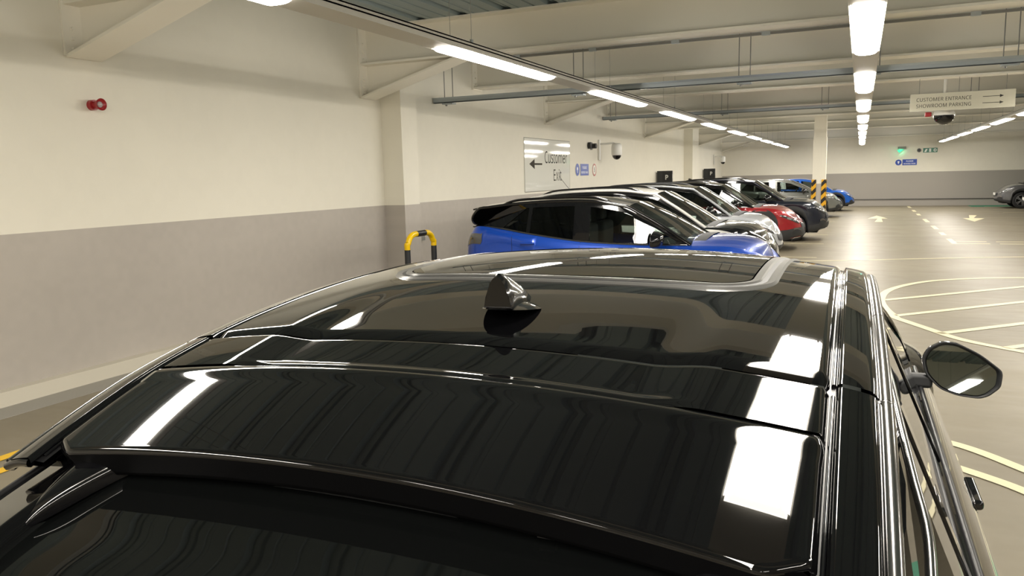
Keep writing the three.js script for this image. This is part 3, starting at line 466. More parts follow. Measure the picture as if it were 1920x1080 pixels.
makeCar({ name: 'car', label: 'bright blue crossover with black roof parked beside the yellow hoop', pos: [-2.97, 0, -10.25], L: 4.3, hw: 0.885, axles: [-1.32, 1.29], rw: 0.335, paint: blue, roofMat: blackPaint, pillar: M.blackGloss, wr: 0.58,
  belt: [[-2.15, 1.05], [-1.98, 1.17], [-1.8, 1.215], [-1.5, 1.185], [-1.05, 1.11], [-0.33, 1.02], [0.4, 0.985], [1.0, 0.985], [1.5, 0.985], [1.85, 0.94], [2.05, 0.86], [2.15, 0.74]],
  ws: [[1.1, 1.0], [0.69, 1.25], [0.27, 1.46]], roof: [[-0.2, 1.535], [-0.8, 1.54], [-1.4, 1.505]], rg: [[-1.84, 1.455], [-1.97, 1.32], [-2.06, 1.18]], spoiler: 0.1, rails: [-1.5, 0.05, M.blackGloss],
  windows: [[-1.42, -1.12, -1.08, -1.08, M.privacy], [-1.03, -1.03, -0.42, -0.44, M.privacy], [-0.2, -0.22, 0.92, 0.92]], doors: [-1.25, -0.31, 0.8], handles: [-1.02, -0.12], mirrorMat: M.blackGloss, tailq: [0.1, 0.2, 0.76, 0.93], tailLamp: M.lampDark, clad: 0.16,
  head: [0.82, 0.92, 0.72, 0.9], lip: M.cladding, fc: 0.8, crown: 0.085 });
makeCar({ name: 'car', label: 'white crossover with black bonnet black rails and whip aerial', pos: [-3.42, 0, -13.25], L: 4.48, hw: 0.91, axles: [-1.36, 1.31], rw: 0.345, paint: whitePaint, bonnetMat: blackPaint, roofMat: whitePaint, wr: 0.6,
  belt: [[-2.24, 1.06], [-2.0, 1.12], [-1.6, 1.12], [-1, 1.07], [0, 1.03], [1.0, 1.0], [1.6, 1.0], [1.95, 0.95], [2.15, 0.85], [2.24, 0.74]], ws: [[1.2, 1.0], [0.8, 1.27], [0.36, 1.53]], roof: [[-0.2, 1.6], [-0.9, 1.6], [-1.5, 1.56]], rg: [[-1.8, 1.5], [-1.98, 1.3], [-2.1, 1.12]], spoiler: 0.14,
  windows: [[-1.75, -1.55, -1.12, -1.12, M.privacy], [-1.07, -1.07, -0.32, -0.34, M.privacy], [-0.2, -0.22, 1.02, 1.02]], doors: [-1.2, -0.27, 0.9], handles: [-1.0, -0.05], rails: [-1.68, 0.12, M.blackGloss], antenna: 'whip', antX: 0.45, head: [0.83, 0.92, 0.72, 0.88], headMat: M.lampDark, grilleMat: M.blackGloss, fc: 0.8 });
makeCar({ name: 'car', label: 'pale silver crossover with black roof next to the red car', pos: [-3.46, 0, -16.3], L: 4.16, hw: 0.88, axles: [-1.28, 1.32], rw: 0.335, paint: silver, roofMat: M.blackGloss, pillar: silver, cantMat: silver, wr: 0.62,
  belt: [[-2.08, 1.08], [-1.9, 1.13], [-1, 1.06], [0, 1.03], [1.0, 1.01], [1.5, 0.98], [1.85, 0.9], [2.0, 0.78], [2.08, 0.66]], ws: [[1.18, 1.01], [0.82, 1.28], [0.42, 1.54]], roof: [[-0.2, 1.61], [-0.9, 1.61], [-1.4, 1.57]], rg: [[-1.7, 1.52], [-1.86, 1.3], [-1.96, 1.12]], spoiler: 0.1,
  windows: [[-1.65, -1.5, -1.05, -1.05, M.privacy], [-1.0, -1.0, -0.25, -0.27], [-0.15, -0.17, 1.0, 1.0]], doors: [-1.15, -0.2, 0.88], handles: [-0.95, 0], rails: [-1.55, 0.2, M.satin], head: [0.83, 0.9, 0.72, 0.82], fc: 0.7 });
makeCar({ name: 'car', label: 'red crossover with black roof and silver rails next to the navy car', pos: [-3.4, 0, -19.75], L: 4.45, hw: 0.92, axles: [-1.36, 1.31], rw: 0.35, paint: redPaint, roofMat: blackPaint, pillar: M.blackGloss, wr: 0.61,
  belt: [[-2.22, 1.07], [-2.0, 1.13], [-1, 1.08], [0, 1.04], [0.9, 1.02], [1.5, 1.0], [1.85, 0.93], [2.08, 0.82], [2.22, 0.7]], ws: [[1.12, 1.02], [0.74, 1.28], [0.34, 1.53]], roof: [[-0.2, 1.6], [-0.9, 1.6], [-1.5, 1.55]], rg: [[-1.78, 1.5], [-1.98, 1.3], [-2.08, 1.12]], spoiler: 0.14,
  windows: [[-1.75, -1.5, -1.12, -1.12, M.privacy], [-1.07, -1.07, -0.32, -0.34, M.privacy], [-0.2, -0.22, 0.95, 0.95]], doors: [-1.2, -0.27, 0.85], handles: [-1.0, -0.05], rails: [-1.62, 0.15, M.trim], head: [0.81, 0.91, 0.7, 0.86], fogTrim: true, lip: M.chrome, chromeBar: [0.945, 0.82, 0.86], beltTrim: M.chrome, fc: 0.72, clad: 0.26 });
makeCar({ name: 'car', label: 'dark navy crossover with chrome nose bars beside the striped column', pos: [-3.0, 0, -22.55], L: 4.5, hw: 0.93, axles: [-1.35, 1.38], rw: 0.36, paint: navy, wr: 0.62,
  belt: [[-2.25, 1.1], [-2.0, 1.16], [-1, 1.11], [0, 1.08], [1.0, 1.06], [1.6, 1.05], [1.95, 1.0], [2.15, 0.9], [2.25, 0.8]], ws: [[1.15, 1.07], [0.75, 1.33], [0.36, 1.57]], roof: [[-0.2, 1.64], [-0.9, 1.64], [-1.5, 1.6]], rg: [[-1.8, 1.54], [-1.98, 1.34], [-2.1, 1.16]], spoiler: 0.12,
  windows: [[-1.75, -1.5, -1.12, -1.12, M.privacy], [-1.07, -1.07, -0.32, -0.34, M.privacy], [-0.2, -0.22, 0.97, 0.97]], doors: [-1.2, -0.27, 0.88], handles: [-1.0, -0.05], rails: [-1.62, 0.15, M.blackGloss], antenna: 'fin', antX: 0.35, head: [0.84, 0.915, 0.74, 0.9], chromeBar: [0.9, 0.86, 0.91], lip: M.trim, fc: 0.6, clad: 0.2, fogTrim: true });
makeCar({ name: 'car', label: 'mid grey hatchback parked past the striped column', pos: [-2.83, 0, -33.5], L: 4.42, hw: 0.91, axles: [-1.33, 1.34], rw: 0.34, paint: greyPaint, wr: 0.58,
  belt: [[-2.2, 1.02], [-1.9, 1.08], [-1, 1.04], [0, 1.0], [1.0, 0.96], [1.5, 0.93], [1.9, 0.86], [2.1, 0.76], [2.21, 0.66]], ws: [[1.2, 0.97], [0.75, 1.22], [0.3, 1.42]], roof: [[-0.2, 1.49], [-0.8, 1.48], [-1.4, 1.42]], rg: [[-1.65, 1.36], [-1.9, 1.2], [-2.05, 1.07]], spoiler: 0.12, sideMat: greyPaint,
  windows: [[-1.6, -1.4, -1.1, -1.1, M.privacy], [-1.05, -1.05, -0.3, -0.32, M.privacy], [-0.2, -0.22, 1.0, 1.0]], doors: [-1.2, -0.27, 0.9], handles: [-1.0, -0.05], antenna: 'fin', head: [0.835, 0.925, 0.74, 0.88], headMat: M.lampDark, fc: 0.75 });
makeCar({ name: 'car', label: 'bright blue hatchback parked nearest the back wall', pos: [-2.25, 0, -38.4], L: 4.06, hw: 0.875, axles: [-1.25, 1.28], rw: 0.325, paint: farBlue, wr: 0.57,
  belt: [[-2.03, 0.98], [-1.8, 1.04], [-1, 1.0], [0, 0.96], [1.0, 0.93], [1.5, 0.9], [1.8, 0.82], [1.95, 0.72], [2.03, 0.62]], ws: [[1.1, 0.94], [0.7, 1.18], [0.3, 1.37]], roof: [[-0.2, 1.44], [-0.7, 1.43], [-1.2, 1.38]], rg: [[-1.5, 1.32], [-1.72, 1.16], [-1.88, 1.03]], spoiler: 0.1, sideMat: farBlue,
  windows: [[-1.42, -1.25, -0.3, -0.32, M.privacy], [-0.2, -0.22, 0.9, 0.9]], doors: [-1.05, -0.27, 0.82], handles: [-0.9, -0.05], head: [0.83, 0.92, 0.72, 0.88], fc: 0.7 });
makeCar({ name: 'car', label: 'dark silver crossover nosing out of the green bay at the back wall', pos: [7.65, 0, -40.2], turn: Math.PI, L: 4.45, hw: 0.92, axles: [-1.36, 1.31], rw: 0.35, paint: darkGrey, wr: 0.61,
  belt: [[-2.22, 1.07], [-2.0, 1.13], [-1, 1.08], [0, 1.04], [0.9, 1.02], [1.5, 1.0], [1.85, 0.93], [2.08, 0.82], [2.22, 0.7]], ws: [[1.12, 1.02], [0.74, 1.28], [0.34, 1.53]], roof: [[-0.2, 1.6], [-0.9, 1.6], [-1.5, 1.55]], rg: [[-1.78, 1.5], [-1.98, 1.3], [-2.08, 1.12]],
  windows: [[-1.75, -1.5, -1.12, -1.12, M.privacy], [-1.07, -1.07, -0.32, -0.34, M.privacy], [-0.2, -0.22, 0.95, 0.95]], doors: [-1.2, -0.27, 0.85], head: [0.835, 0.92, 0.7, 0.86], fogTrim: true, plate: 0.62, fc: 0.72 });
makeCar({ name: 'car', label: 'pale silver hatchback in the right row before the dark silver crossover', pos: [8.1, 0, -37.3], turn: Math.PI, L: 4.06, hw: 0.875, axles: [-1.25, 1.28], rw: 0.325, paint: silver, wr: 0.57,
  belt: [[-2.03, 0.98], [-1.8, 1.04], [-1, 1.0], [0, 0.96], [1.0, 0.93], [1.5, 0.9], [1.8, 0.82], [1.95, 0.72], [2.03, 0.62]], ws: [[1.1, 0.94], [0.7, 1.18], [0.3, 1.37]], roof: [[-0.2, 1.44], [-0.7, 1.43], [-1.2, 1.38]], rg: [[-1.5, 1.32], [-1.72, 1.16], [-1.88, 1.03]],
  windows: [[-1.42, -1.25, -0.3, -0.32, M.privacy], [-0.2, -0.22, 0.9, 0.9]], doors: [-1.05, -0.27, 0.82], head: [0.83, 0.92, 0.72, 0.88], plate: 0.5, fc: 0.7 });

// ------------------------------------------------------------------ the black car in front; s = metres ahead of the camera's plane, u = metres right of its centre line
{
  const S0 = 2.65, s = { L: 4.5, hw: 0.925, axles: [-1.35, 1.35], rw: 0.36, sill: 0.24, rc: 0.4, fc: 0.7, wr: 0.61,
    belt: [[-2.25, 0.92], [-2.1, 1.02], [-1.9, 1.065], [-1, 1.06], [0, 1.05], [0.9, 1.05], [1.1, 1.05], [1.6, 1.02], [1.95, 0.95], [2.15, 0.86], [2.25, 0.76]],
    prof: [[0, .075, .12, .1], [.1, .03, .035, .03], [.32, .006, 0, 0], [.55, .008, .012, .012], [.72, .0, .03, .02], [.84, .008, .06, .04], [.93, .045, .1, .06], [1, .1, .15, .1]] };
  const g = thing('car', 'glossy black crossover with sunroof and shark fin filling the foreground', 'car', [-0.592, 0, -S0], Math.PI / 2 + 0.010, 'parked cars');
  const B = new Shell(s), loc = (sx, y, u) => [sx - S0, y, u], P = (sx, y, u) => V(sx - S0, y, u);
  const K = M.blackCar = new THREE.MeshPhysicalMaterial({ color: new THREE.Color().setRGB(0.003, 0.003, 0.0035), roughness: 0.04, clearcoat: 1, clearcoatRoughness: 0.003, specularIntensity: 0.15, side: DS });
  // lower body
  for (const sd of [-1, 1]) obj('body_side', B.wall(sd), K, g);
  obj('bonnet', B.deck(0.95, B.hl, 0.06), K, g); obj('tail_ledge', B.deck(-B.hl, -1.9, 0.012), K, g);
  obj('underbody', merge([box(4, 0.5, 1.2, 0, 0.47, 0), box(1.8, 0.2, 1.7, 0, 0.35, 0)]), M.under, g); addWheels(g, s);
  // roof profile: depth below the eye along the centre line, integrated from its slope
  const SL = [[0.5, .46], [.8, .365], [.9, .325], [.96, .27], [1.02, .22], [1.1, .19], [1.164, .158], [1.254, .124], [1.414, .085], [1.5, .065], [1.6, .042], [1.7, .022], [1.82, 0], [2.15, -0.105], [2.86, -0.2], [3.3, -0.3]];
  const tab = []; { let d = 0.196; const st = 0.005; for (let x = 1.82; x <= 3.3; x += st) { tab.push([x, d]); d -= interp(SL, x + st / 2) * st; } d = 0.196; for (let x = 1.82 - st; x >= 0.5; x -= st) { d += interp(SL, x + st / 2) * st; tab.unshift([x, d]); } }
  const F = (x) => interp(tab, x);
  const drop = (u) => 0.037 * (u / 0.555) ** 2;
  const recess = (u, x) => 0.011 * (1 - sstep(0.30, 0.40, Math.abs(u))) * sstep(0.955, 1.0, x) * (1 - sstep(1.16, 1.46, x));
  const top = (u, x) => EYE - F(x) - drop(u) - recess(u, x);
  const HD = 0.548;                                            // half width between the roof ditches
  const sheet = (s0, s1, h0, h1, ns, nu, yf) => surf((a, b) => { const x = lerp(typeof s0 === 'function' ? s0(lerp(h0, h1, b)) : s0, typeof s1 === 'function' ? s1(lerp(h0, h1, b)) : s1, a), u = lerp(h0, h1, b); return loc(x, yf(u, x, a), u); }, ns, nu);
  const roll = (u) => 0.01 * Math.pow(clamp((Math.abs(u) - (HD - 0.007)) / 0.007), 2);                                  // panel edge turned down into the ditch
  const GAP0 = 1.096, GAP1 = 1.107, HEAD = 2.86;
  const lipF = (x, e, w = 0.012) => 0.008 * Math.pow(clamp(1 - Math.abs(x - e) / w), 2);
  obj('roof_panel', sheet(GAP1, HEAD, -HD, HD, 120, 150, (u, x) => top(u, x) - roll(u) - lipF(x, GAP1)), K, g);
  const SEAM = (u) => 0.966;
  obj('tailgate_top', sheet((u) => SEAM(u) + 0.002, GAP0, -HD, HD, 40, 150, (u, x) => top(u, x) - roll(u) - lipF(x, GAP0) - 0.006 * (1 - sstep(0.966, 0.985, x)) * (1 - sstep(0.32, 0.4, Math.abs(u)))), K, g);
  obj('gap_seal', sheet(GAP0 - 0.012, GAP1 + 0.012, -HD, HD, 2, 60, (u, x) => top(u, x) - 0.016), M.black, g);
  // spoiler: upper skin, rounded trailing edge, rear face and underside
  const EDGE = (u) => 0.752 - 0.012 * (u / HD) ** 2 + 0.03 * sstep(0.49, 0.56, Math.abs(u)), band = 0.05;
  const yEdge = (u) => top(u, EDGE(u) + 0.008) - roll(u) * 1.2;
  obj('roof_spoiler', surf((a, b) => {
    const u = lerp(-HD, HD, b), e = EDGE(u), x0 = SEAM(u) - 0.001;
    if (a < 0.88) { const x = lerp(x0, e + 0.008, Math.pow(a / 0.88, 0.9)); return loc(x, top(u, x) - roll(u) * 1.2 + 0.003 * (1 - sstep(0, 0.05, x0 - x)) - 0.005 * Math.pow(clamp(1 - (x0 - x) / 0.025), 2), u); }
    const t = (a - 0.88) / 0.12 * Math.PI * 0.5; return loc(e + 0.008 - 0.008 * Math.sin(t), yEdge(u) - 0.008 * (1 - Math.cos(t)) - 0.002 * t, u);
  }, 100, 140), K, g);
  obj('spoiler_underside', surf((a, b) => {
    const u = lerp(-HD, HD, b), e = EDGE(u), yE = yEdge(u);
    if (a < 0.5) { const t = a / 0.5; return loc(e + 0.022 * t, yE - 0.011 - (band - 0.011) * t, u * (1 - 0.01 * t)); }
    const t = (a - 0.5) / 0.5; return loc(e + 0.022 + 0.1 * t, yE - band + 0.012 * t, u * 0.99);
  }, 12, 80), M.mattBlack = new THREE.MeshPhysicalMaterial({ color: new THREE.Color().setRGB(0.003, 0.003, 0.0035), roughness: 0.6, specularIntensity: 0.15, side: DS }), g);
  obj('stop_lamp', sheet(0.7785, 0.7925, -0.14, 0.14, 1, 8, (u, x) => top(u, 0.76) - band - 0.0045), M.lampDark, g);
  obj('washer_jet', box(0.012, 0.012, 0.02, ...loc(0.785, top(0, 0.76) - band - 0.008, 0.255)), M.black, g);
  // ditches, mouldings, outer cant panels, bright rails
  const RAIL = 0.612, railY = (x) => EYE - F(x) - 0.046 - 0.02 * sstep(2.0, 2.9, x), inn = (x) => 0.05 * sstep(2.2, 3.0, x);
  for (const sd of [-1, 1]) {
    const n = sd;
    obj('roof_ditch', surf((a, b) => { const x = lerp(0.735, HEAD, a), u = lerp(HD - 0.006, HD + 0.016, b); return loc(x, EYE - F(x) - 0.036 - 0.014, n * (u - inn(x))); }, 90, 3), M.black, g);
    obj('ditch_moulding', tube(Array.from({ length: 44 }, (_, k) => { const x = lerp(GAP1 + 0.012, HEAD, k / 43); return P(x, EYE - F(x) - 0.0475, n * (HD + 0.005)); }), 0.003, 120, 8), M.blackGloss, g);
    obj('ditch_moulding', tube(Array.from({ length: 12 }, (_, k) => { const x = lerp(0.745, GAP0 - 0.008, k / 11); return P(x, EYE - F(x) - 0.0485, n * (HD + 0.005)); }), 0.003, 40, 8), M.blackGloss, g);
    const cant = (x0, x1, k) => surf((a, b) => {
      const x = lerp(x0, x1, a), u0 = HD + 0.008, u = lerp(u0, RAIL, b), e = Math.pow(clamp(1 - b / 0.1), 2) * 0.009 + b * b * 0.006 + Math.pow(clamp((b - 0.75) / 0.25), 2) * 0.01;
      return loc(x, EYE - F(x) - 0.0365 - 0.006 * b - e, n * (u - inn(x) * b));
    }, k, 20);
    obj('cant_panel', cant(GAP1, HEAD + 0.05, 90), K, g); obj('spoiler_wing', cant(0.725, GAP0, 40), K, g);
    obj('cant_seal', surf((a, b) => { const x = lerp(GAP0 - 0.01, GAP1 + 0.01, a); return loc(x, EYE - F(x) - 0.056, n * lerp(HD + 0.02, RAIL + 0.004, b)); }, 2, 4), M.black, g);
    const rail = (x0, x1, k) => tube(Array.from({ length: k }, (_, i) => { const x = lerp(x0, x1, i / (k - 1)); return P(x, railY(x) - 0.017, n * (RAIL + 0.006 - inn(x))); }), 0.0105, 100, 10), railEnds = (x0, x1) => merge([rail(x0, x1, 20), ...[x0, x1].map((x) => new THREE.SphereGeometry(0.0105, 12, 8).scale(0.25, 1, 1).translate(x - S0, railY(x) - 0.017, n * (RAIL + 0.006 - inn(x))))]);
    obj('bright_rail', railEnds(GAP1 - 0.002, 1.5), M.trim, g); obj('bright_rail', railEnds(1.504, HEAD + 0.1), M.trim, g); obj('bright_rail', railEnds(0.735, GAP0 + 0.002), M.trim, g);
    // wing underside and edge
    obj('wing_edge', tube([0, .25, .5, .75, 1].map((t) => P(0.727, EYE - F(0.727) - 0.047 - 0.012 * t * t, n * lerp(HD + 0.012, RAIL + 0.002, t))), 0.007, 16, 8), M.blackGloss, g);
    obj('wing_underside', surf((a, b) => { const x = lerp(0.726, 0.98, a), u = lerp(HD + 0.01, RAIL + 0.012, b), e = 0.018 * sstep(0, 0.06, a); return loc(x, EYE - F(x) - 0.05 - e, n * u); }, 12, 6), M.mattBlack, g);
    obj('spoiler_end', surf((a, b) => { const x = lerp(EDGE(HD) + 0.006, SEAM(0), a), y0 = top(HD, x) - roll(HD) * 1.2; return loc(x, y0 - band * b * (1 - 0.75 * a), n * (HD - 0.002 - 0.006 * b)); }, 20, 4), M.mattBlack, g);
  }
  // rear glass and the painted tailgate around it
  const gy = smooth([[0.40, 1.02], [0.43, 1.13], [0.48, 1.262], [0.54, 1.345], [0.60, 1.388], [0.70, 1.424], [0.80, 1.458], [0.9, 1.49]]);
  obj('rear_window', surf((a, b) => { const x = lerp(0.42, 0.86, a), u = lerp(-0.478, 0.478, b); return loc(x, gy(x) - 0.018 * (u / 0.478) ** 2, u); }, 60, 40), M.darkGlass, g);
  const gEdge = (x) => gy(x) - 0.018;
  for (const sd of [-1, 1]) {
    const wOut = (x) => 0.602 + 0.10 * (0.75 - x);
    obj('tailgate_frame', surf((a, b) => { const x = lerp(0.40, 0.84, a), w = lerp(0.47, wOut(x), b); return loc(x, gEdge(x) + 0.034 * sstep(0, 0.12, b) - 0.034 * b, sd * w); }, 60, 30), K, g);
    obj('rear_quarter', surf((a, b) => { const x = lerp(0.40, 0.86, a), y0 = gEdge(x) - 0.002; return loc(x + 0.05 * b, lerp(y0, 1.0, b), sd * (wOut(x) + 0.006 + (0.80 - wOut(x)) * Math.pow(b, 1.3))); }, 40, 16), K, g);
    obj('tailgate_gap', tube(Array.from({ length: 9 }, (_, k) => { const x = lerp(0.45, 0.82, k / 8); return P(x, gEdge(x) + 0.0, sd * (wOut(x) + 0.003)); }), 0.006, 40, 6), M.black, g);
    obj('spoiler_blade', surf((a, b) => {                      // blade running down beside the rear glass
      const x = lerp(0.80, 0.655, a), t = a, i = lerp(0.40, 0.474, Math.pow(t, 0.7)), o = lerp(0.515, 0.49, t), q = Math.sin(Math.PI * b), c = 1 - Math.pow(t, 6);
      const w = lerp(i, o, 0.5) + (o - i) * 0.5 * -Math.cos(Math.PI * b) * (0.5 + 0.5 * c); return loc(x, gEdge(x) + 0.006 + (0.036 - 0.008 * t) * Math.pow(q, 0.45) * (0.3 + 0.7 * c), sd * w);
    }, 24, 16), M.blackGloss, g);
    obj('tail_lamp', B.patch(0.06, 0.15, 0.72, 0.88, sd, 0.006), M.tail, g);
  }
  // sunroof: glass with a satin grey frame
  const SR0 = 1.47, SR1 = 2.72, SW = 0.405, SWH = 0.02, R = 0.085;
  const hw = (x, grow) => { const d0 = x - (SR0 - grow), d1 = (SR1 + grow) - x, d = Math.min(d0, d1), r = R + grow; return (SW + grow) - (d < r ? r - Math.sqrt(Math.max(0, r * r - (r - d) ** 2)) : 0); };
  const bow = (x, u) => x + 0.055 * (u / SW) ** 2 * (1 - sstep(SR0, 2.1, x));
  const slab = (grow, up) => surf((a, b) => { const t = a < 0.15 ? Math.pow(a / 0.15, 2) * 0.1 : a > 0.85 ? 1 - Math.pow((1 - a) / 0.15, 2) * 0.1 : lerp(0.1, 0.9, (a - 0.15) / 0.7); const x = lerp(SR0 - grow, SR1 + grow, t), u = (b * 2 - 1) * hw(x, grow), xx = bow(x, u); return loc(xx, EYE - F(xx) - drop(u) + up, u); }, 110, 60);
  obj('sunroof_glass', slab(-0.016, 0.0045), M.darkGlass, g);
  const loop = (grow) => {
    const h = SW + grow, r = R + grow, a0 = SR0 - grow, a1 = SR1 + grow, L = [], arc = (cx, cu, t0) => { for (let k = 1; k < 10; k++) { const t = t0 + k / 10 * RT; L.push([cx - r * Math.cos(t), cu - r * Math.sin(t)]); } };
    for (let k = 0; k <= 30; k++) L.push([a0, lerp(h - r, -(h - r), k / 30)]); arc(a0 + r, -(h - r), 0);
    for (let k = 0; k <= 60; k++) L.push([lerp(a0 + r, a1 - r, k / 60), -h]); arc(a1 - r, -(h - r), RT);
    for (let k = 0; k <= 30; k++) L.push([a1, lerp(-(h - r), h - r, k / 30)]); arc(a1 - r, h - r, 2 * RT);
    for (let k = 0; k <= 60; k++) L.push([lerp(a1 - r, a0 + r, k / 60), h]); arc(a0 + r, h - r, 3 * RT); L.push(L[0]); return L;
  };
  const ring = (g0, g1, up0, up1) => { const A = loop(g0), C = loop(g1); return surf((a, b) => { const i = Math.round(a * (A.length - 1)), x = lerp(A[i][0], C[i][0], b), u = lerp(A[i][1], C[i][1], b), xx = bow(x, u); return loc(xx, EYE - F(xx) - drop(u) + lerp(up0, up1, b), u); }, A.length - 1, 2); };
  obj('sunroof_frame', merge([ring(-0.013, 0.001, 0.004, 0.0055), ring(0.001, 0.004, 0.0055, 0.002)]), M.sunFrame = std(0.16, 0.158, 0.15, 0.3, { metalness: 0.3 }), g);
  obj('sunroof_seal', ring(0.004, 0.014, 0.0022, 0.0018), M.black, g); obj('sunroof_frame', merge([ring(0.014, 0.028, 0.002, 0.0045), ring(0.028, 0.034, 0.0045, -0.001)]), M.sunFrame, g);
  // shark fin aerial
  {
    const fin = new THREE.Group(); fin.name = 'shark_fin'; const fs = 1.262; fin.position.set(fs - S0, top(0, fs), 0.012); fin.rotation.z = -0.11; g.add(fin);
    const base = surf((a, b) => { const t = a * Math.PI * 2, r = b; const k = Math.cos(t) > 0 ? 0.105 : 0.082; return [k * Math.cos(t) * r, 0.012 * (1 - r * r) + 0.002, 0.052 * Math.sin(t) * r * (Math.cos(t) > 0 ? 1 - 0.35 * Math.cos(t) : 1)]; }, 40, 6);
    obj('base', base, M.blackGloss, fin);
    const ht = (x) => 0.062 * Math.pow(clamp((0.09 - x) / 0.145), 0.62) * (x < -0.045 ? clamp(1 - (-0.045 - x) / 0.045 * 0.25) : 1), wd = (x) => 0.026 * Math.pow(clamp((0.095 - x) / 0.15), 0.5);
    obj('blade', surf((a, b) => {                              // loft of angular cross sections from nose to tail
      const x = lerp(0.088, -0.072, a), h = ht(x), w = wd(x), lean = -0.012 * (1 - 0), seq = [[1, 0], [0.86, 0.35], [0.5, 0.82], [0.18, 1.0], [0, 1.03], [-0.18, 1.0], [-0.5, 0.82], [-0.86, 0.35], [-1, 0]], i = Math.round(b * 8);
      return [x - 0.02 * seq[i][1] * a + 0.012 * seq[i][1] * sstep(0.85, 1, a), h * seq[i][1] + 0.004, w * seq[i][0]];
    }, 18, 8).toNonIndexed(), M.blackGloss, fin); fin.children[1].geometry = toCreasedNormals(fin.children[1].geometry, 0.5);
    obj('tail_face', surf((a, b) => { const x = -0.072, h = ht(-0.072), w = wd(-0.072), q = b * 2 - 1; const y = a * (1.03 - 1.03 * Math.pow(Math.abs(q), 2.2)); return [x - 0.008 * y, h * y + 0.004, w * q]; }, 6, 12), M.blackGloss, fin);
  }
  // sides: outline under the rail, door glass, bright trims
  const W = (x, y) => interp([[1.0, 0.842], [1.07, 0.818], [1.25, 0.742], [1.45, 0.657], [1.56, 0.618], [1.62, 0.612]], y) - 0.05 * sstep(2.3, 3.4, x) * sstep(1.2, 1.6, y) - 0.13 * sstep(0.95, 0.5, x) * sstep(1.0, 1.1, y);
  const ws = new THREE.CatmullRomCurve3([V(3.78, 1.045, 0), V(3.35, 1.33, 0), V(HEAD + 0.04, EYE - F(HEAD + 0.04) - 0.03, 0)]).getPoints(12).map((p) => [p.x, p.y]);
  const roofL = Array.from({ length: 30 }, (_, k) => { const x = lerp(HEAD, 0.80, k / 29); return [x, railY(x) - 0.022]; }), out = [...ws, ...roofL, [0.74, 1.33], [0.66, 1.16], [0.6, 1.05]];
  const asc = [...out].reverse(), yOut = (x) => interp(asc, x), belt = (x) => B.top(x - S0);
  for (const sd of [-1, 1]) {
    const mapZ = (geo, d0) => { const p = geo.attributes.position; for (let i = 0; i < p.count; i++) { const x = p.getX(i), y = p.getY(i); p.setXYZ(i, x - S0, y, sd * (W(x, y) + d0 + p.getZ(i))); } geo.computeVertexNormals(); return geo; };
    const sh = new THREE.Shape(); out.forEach(([x, y], i) => (i ? sh.lineTo(x, y) : sh.moveTo(x, y))); for (let k = 0; k <= 20; k++) { const x = lerp(0.6, 3.78, k / 20); sh.lineTo(x, Math.min(belt(x), yOut(x)) - 0.01); }
    const pane = (b0, t0, b1, t1) => { const L = []; for (let k = 0; k <= 10; k++) { const x = lerp(b0, b1, k / 10); L.push([x, belt(x) + 0.03]); } for (let k = 0; k <= 16; k++) { const x = lerp(t1, t0, k / 16); L.push([x, Math.max(belt(x) + 0.04, yOut(x) - 0.07)]); } return L; };
    const panes = [pane(1.02, 1.16, 1.42, 1.46), pane(1.5, 1.54, 2.28, 2.26), pane(2.4, 2.38, 3.5, 3.5)];
    for (const L of panes) { const h = new THREE.Path(); L.forEach(([x, y], i) => (i ? h.lineTo(x, y) : h.moveTo(x, y))); sh.holes.push(h); }
    const grid = (f, nx, ny) => surf(f, nx, ny);
    obj('side_frame', mapZ(new THREE.ExtrudeGeometry(sh, { depth: 0.03, bevelEnabled: false }), -0.03), K, g);
    for (const L of panes) { const q = new THREE.Shape(); L.forEach(([x, y], i) => (i ? q.lineTo(x, y) : q.moveTo(x, y))); obj('side_window', mapZ(new THREE.ShapeGeometry(q), -0.004), M.darkGlass, g); }
    obj('window_trim', tube(Array.from({ length: 24 }, (_, k) => { const x = lerp(0.86, 2.95, k / 23), y = yOut(x) - 0.063; return P(x, y, sd * (W(x, y) + 0.004)); }), 0.0065, 80, 8), M.trim, g);
    obj('belt_trim', tube(Array.from({ length: 24 }, (_, k) => { const x = lerp(0.95, 3.45, k / 23), y = belt(x) + 0.014; return P(x, y, sd * (W(x, y) + 0.006)); }), 0.009, 80, 8), M.black, g);
    obj('belt_bright', tube(Array.from({ length: 24 }, (_, k) => { const x = lerp(0.95, 3.45, k / 23), y = belt(x) + 0.002; return P(x, y, sd * (W(x, y) + 0.008)); }), 0.0045, 80, 6), M.trim, g);
    obj('pillar_gap', surf((a, b) => { const y = lerp(belt(2.33) + 0.02, yOut(2.33) - 0.03, b), x = 2.33 + (a - 0.5) * 0.012 - 0.02 * b; return loc(x, y, sd * (W(x, y) + 0.002)); }, 1, 8), M.black, g);
    for (const x of [1.35, 2.33, 3.5]) { const q = B.qx(x - S0); obj('door_gap', B.patch(q - 0.0005, q + 0.0005, 0.12, 1, sd, 0.0015, 1, 12), M.black, g); }
    for (const x of [1.62, 2.5]) { const q = B.qx(x - S0), [px, pz] = B.pq(q), p = B.raw(px, pz, 0.84, 0.006); obj('door_handle', rbox(0.2, 0.03, 0.035, 0.012, p[0], p[1], sd * p[2]), M.blackGloss, g); }
    obj('lower_cladding', B.patch(0.02, 0.985, 0, (a, x) => 0.18 / (B.top(x) - B.bot(x)), sd, 0.007, 150, 4), M.cladding, g);
    obj('headlamp', B.patch(0.835, 0.92, 0.74, 0.88, sd, 0.006), M.lampGlass, g); obj('grille', B.patch(0.93, 1, 0.5, 0.84, sd, 0.007), M.satin, g);
    // door mirror: angular housing with a dark rim and glass
    const m = new THREE.Group(); m.name = 'door_mirror'; m.position.set(3.12 - S0, 1.145, sd * 0.945); m.rotation.z = -0.1; g.add(m);
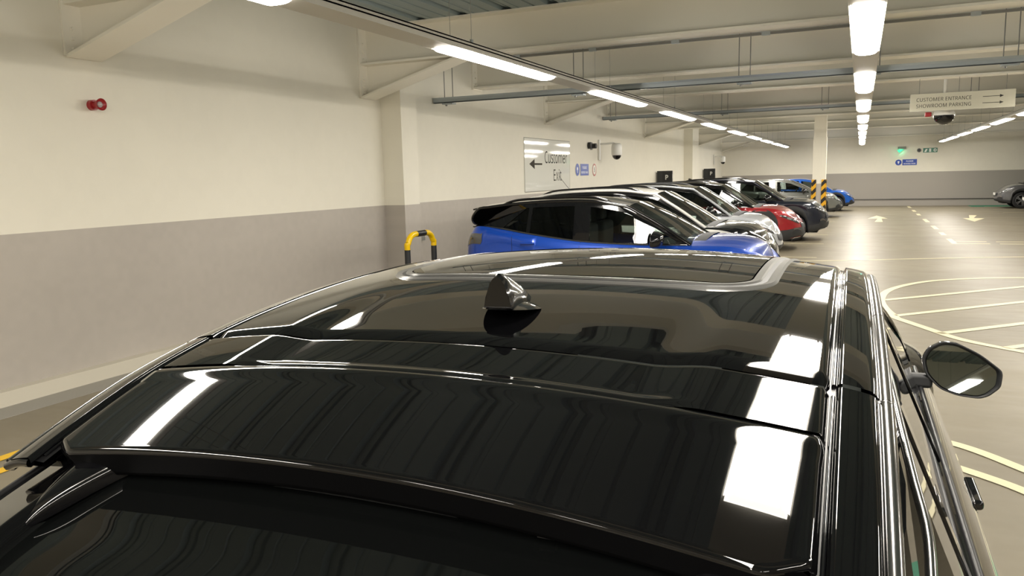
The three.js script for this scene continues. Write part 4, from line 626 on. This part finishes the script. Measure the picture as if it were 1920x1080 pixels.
    const poly = [[-0.112, 0.03], [-0.095, 0.07], [-0.055, 0.096], [-0.01, 0.094], [0.06, 0.058], [0.122, 0.006], [0.126, -0.012], [0.122, -0.055], [0.09, -0.088], [0.062, -0.1], [0.0, -0.095], [-0.055, -0.075], [-0.1, -0.025]];
    const lin = Array.from({ length: 288 }, (_, k) => { const t = k / 288 * poly.length, i = Math.floor(t), A = poly[i], C = poly[(i + 1) % poly.length]; return [lerp(A[0], C[0], t - i), lerp(A[1], C[1], t - i)]; }), ringPts = Array.from({ length: 72 }, (_, k) => { let x = 0, y = 0; for (let d = -6; d <= 6; d++) { const q = lin[(k * 4 + d + 288) % 288]; x += q[0] / 13; y += q[1] / 13; } return V(x * 1.08, y * 1.02, 0); });
    const shell = surf((a, b) => { const p = ringPts[Math.round(a * 72) % 72], k = b < 0.15 ? 1 : Math.sqrt(Math.max(0, 1 - ((b - 0.15) / 0.85) ** 2)), f = b * 0.11; return [f, p.y * k + 0.004 * b, sd * p.x * k]; }, 72, 14);
    obj('housing', shell, K, m);
    const face = (k, dx) => surf((a, b) => { const p = ringPts[Math.round(a * 72) % 72]; return [dx, p.y * k * b - 0.002, sd * p.x * k * b]; }, 72, 3);
    obj('rim', surf((a, b) => { const p = ringPts[Math.round(a * 72) % 72], k = lerp(1.0, 0.87, b); return [lerp(0, 0.016, b * b) - 0.004 * Math.sin(Math.PI * b), p.y * k - 0.002 * b, sd * p.x * k]; }, 72, 5), M.satin, m);
    const gl = obj('mirror_glass', face(0.88, 0.0), M.mirror, m); gl.position.x = 0.008; gl.rotation.set(0, sd * 0.05, -0.1);
    obj('arm', rbox(0.07, 0.05, 0.12, 0.014, 0.04, -0.055, -sd * 0.14), M.satin, m);
  }
  // windscreen, dashboard, seats
  const nws = ws.length - 1;
  obj('windscreen', surf((a, b) => { const p = ws[Math.round(a * nws)], w = b * 2 - 1; return loc(p[0] + 0.09 * (1 - w * w), p[1] + 0.025 * (1 - w * w) * (1 - a * 0.2), w * W(p[0], p[1]) * 0.99); }, nws, 24), M.tint, g);
  obj('dashboard', rbox(0.5, 0.22, 1.35, 0.06, 3.3 - S0, 0.93, 0), M.interior, g); obj('cabin_floor', box(2.6, 0.04, 1.4, 2.2 - S0, 0.62, 0), M.interior, g); seats(g, 2.55 - S0, 0.5);
}
renderer.render(scene, camera);
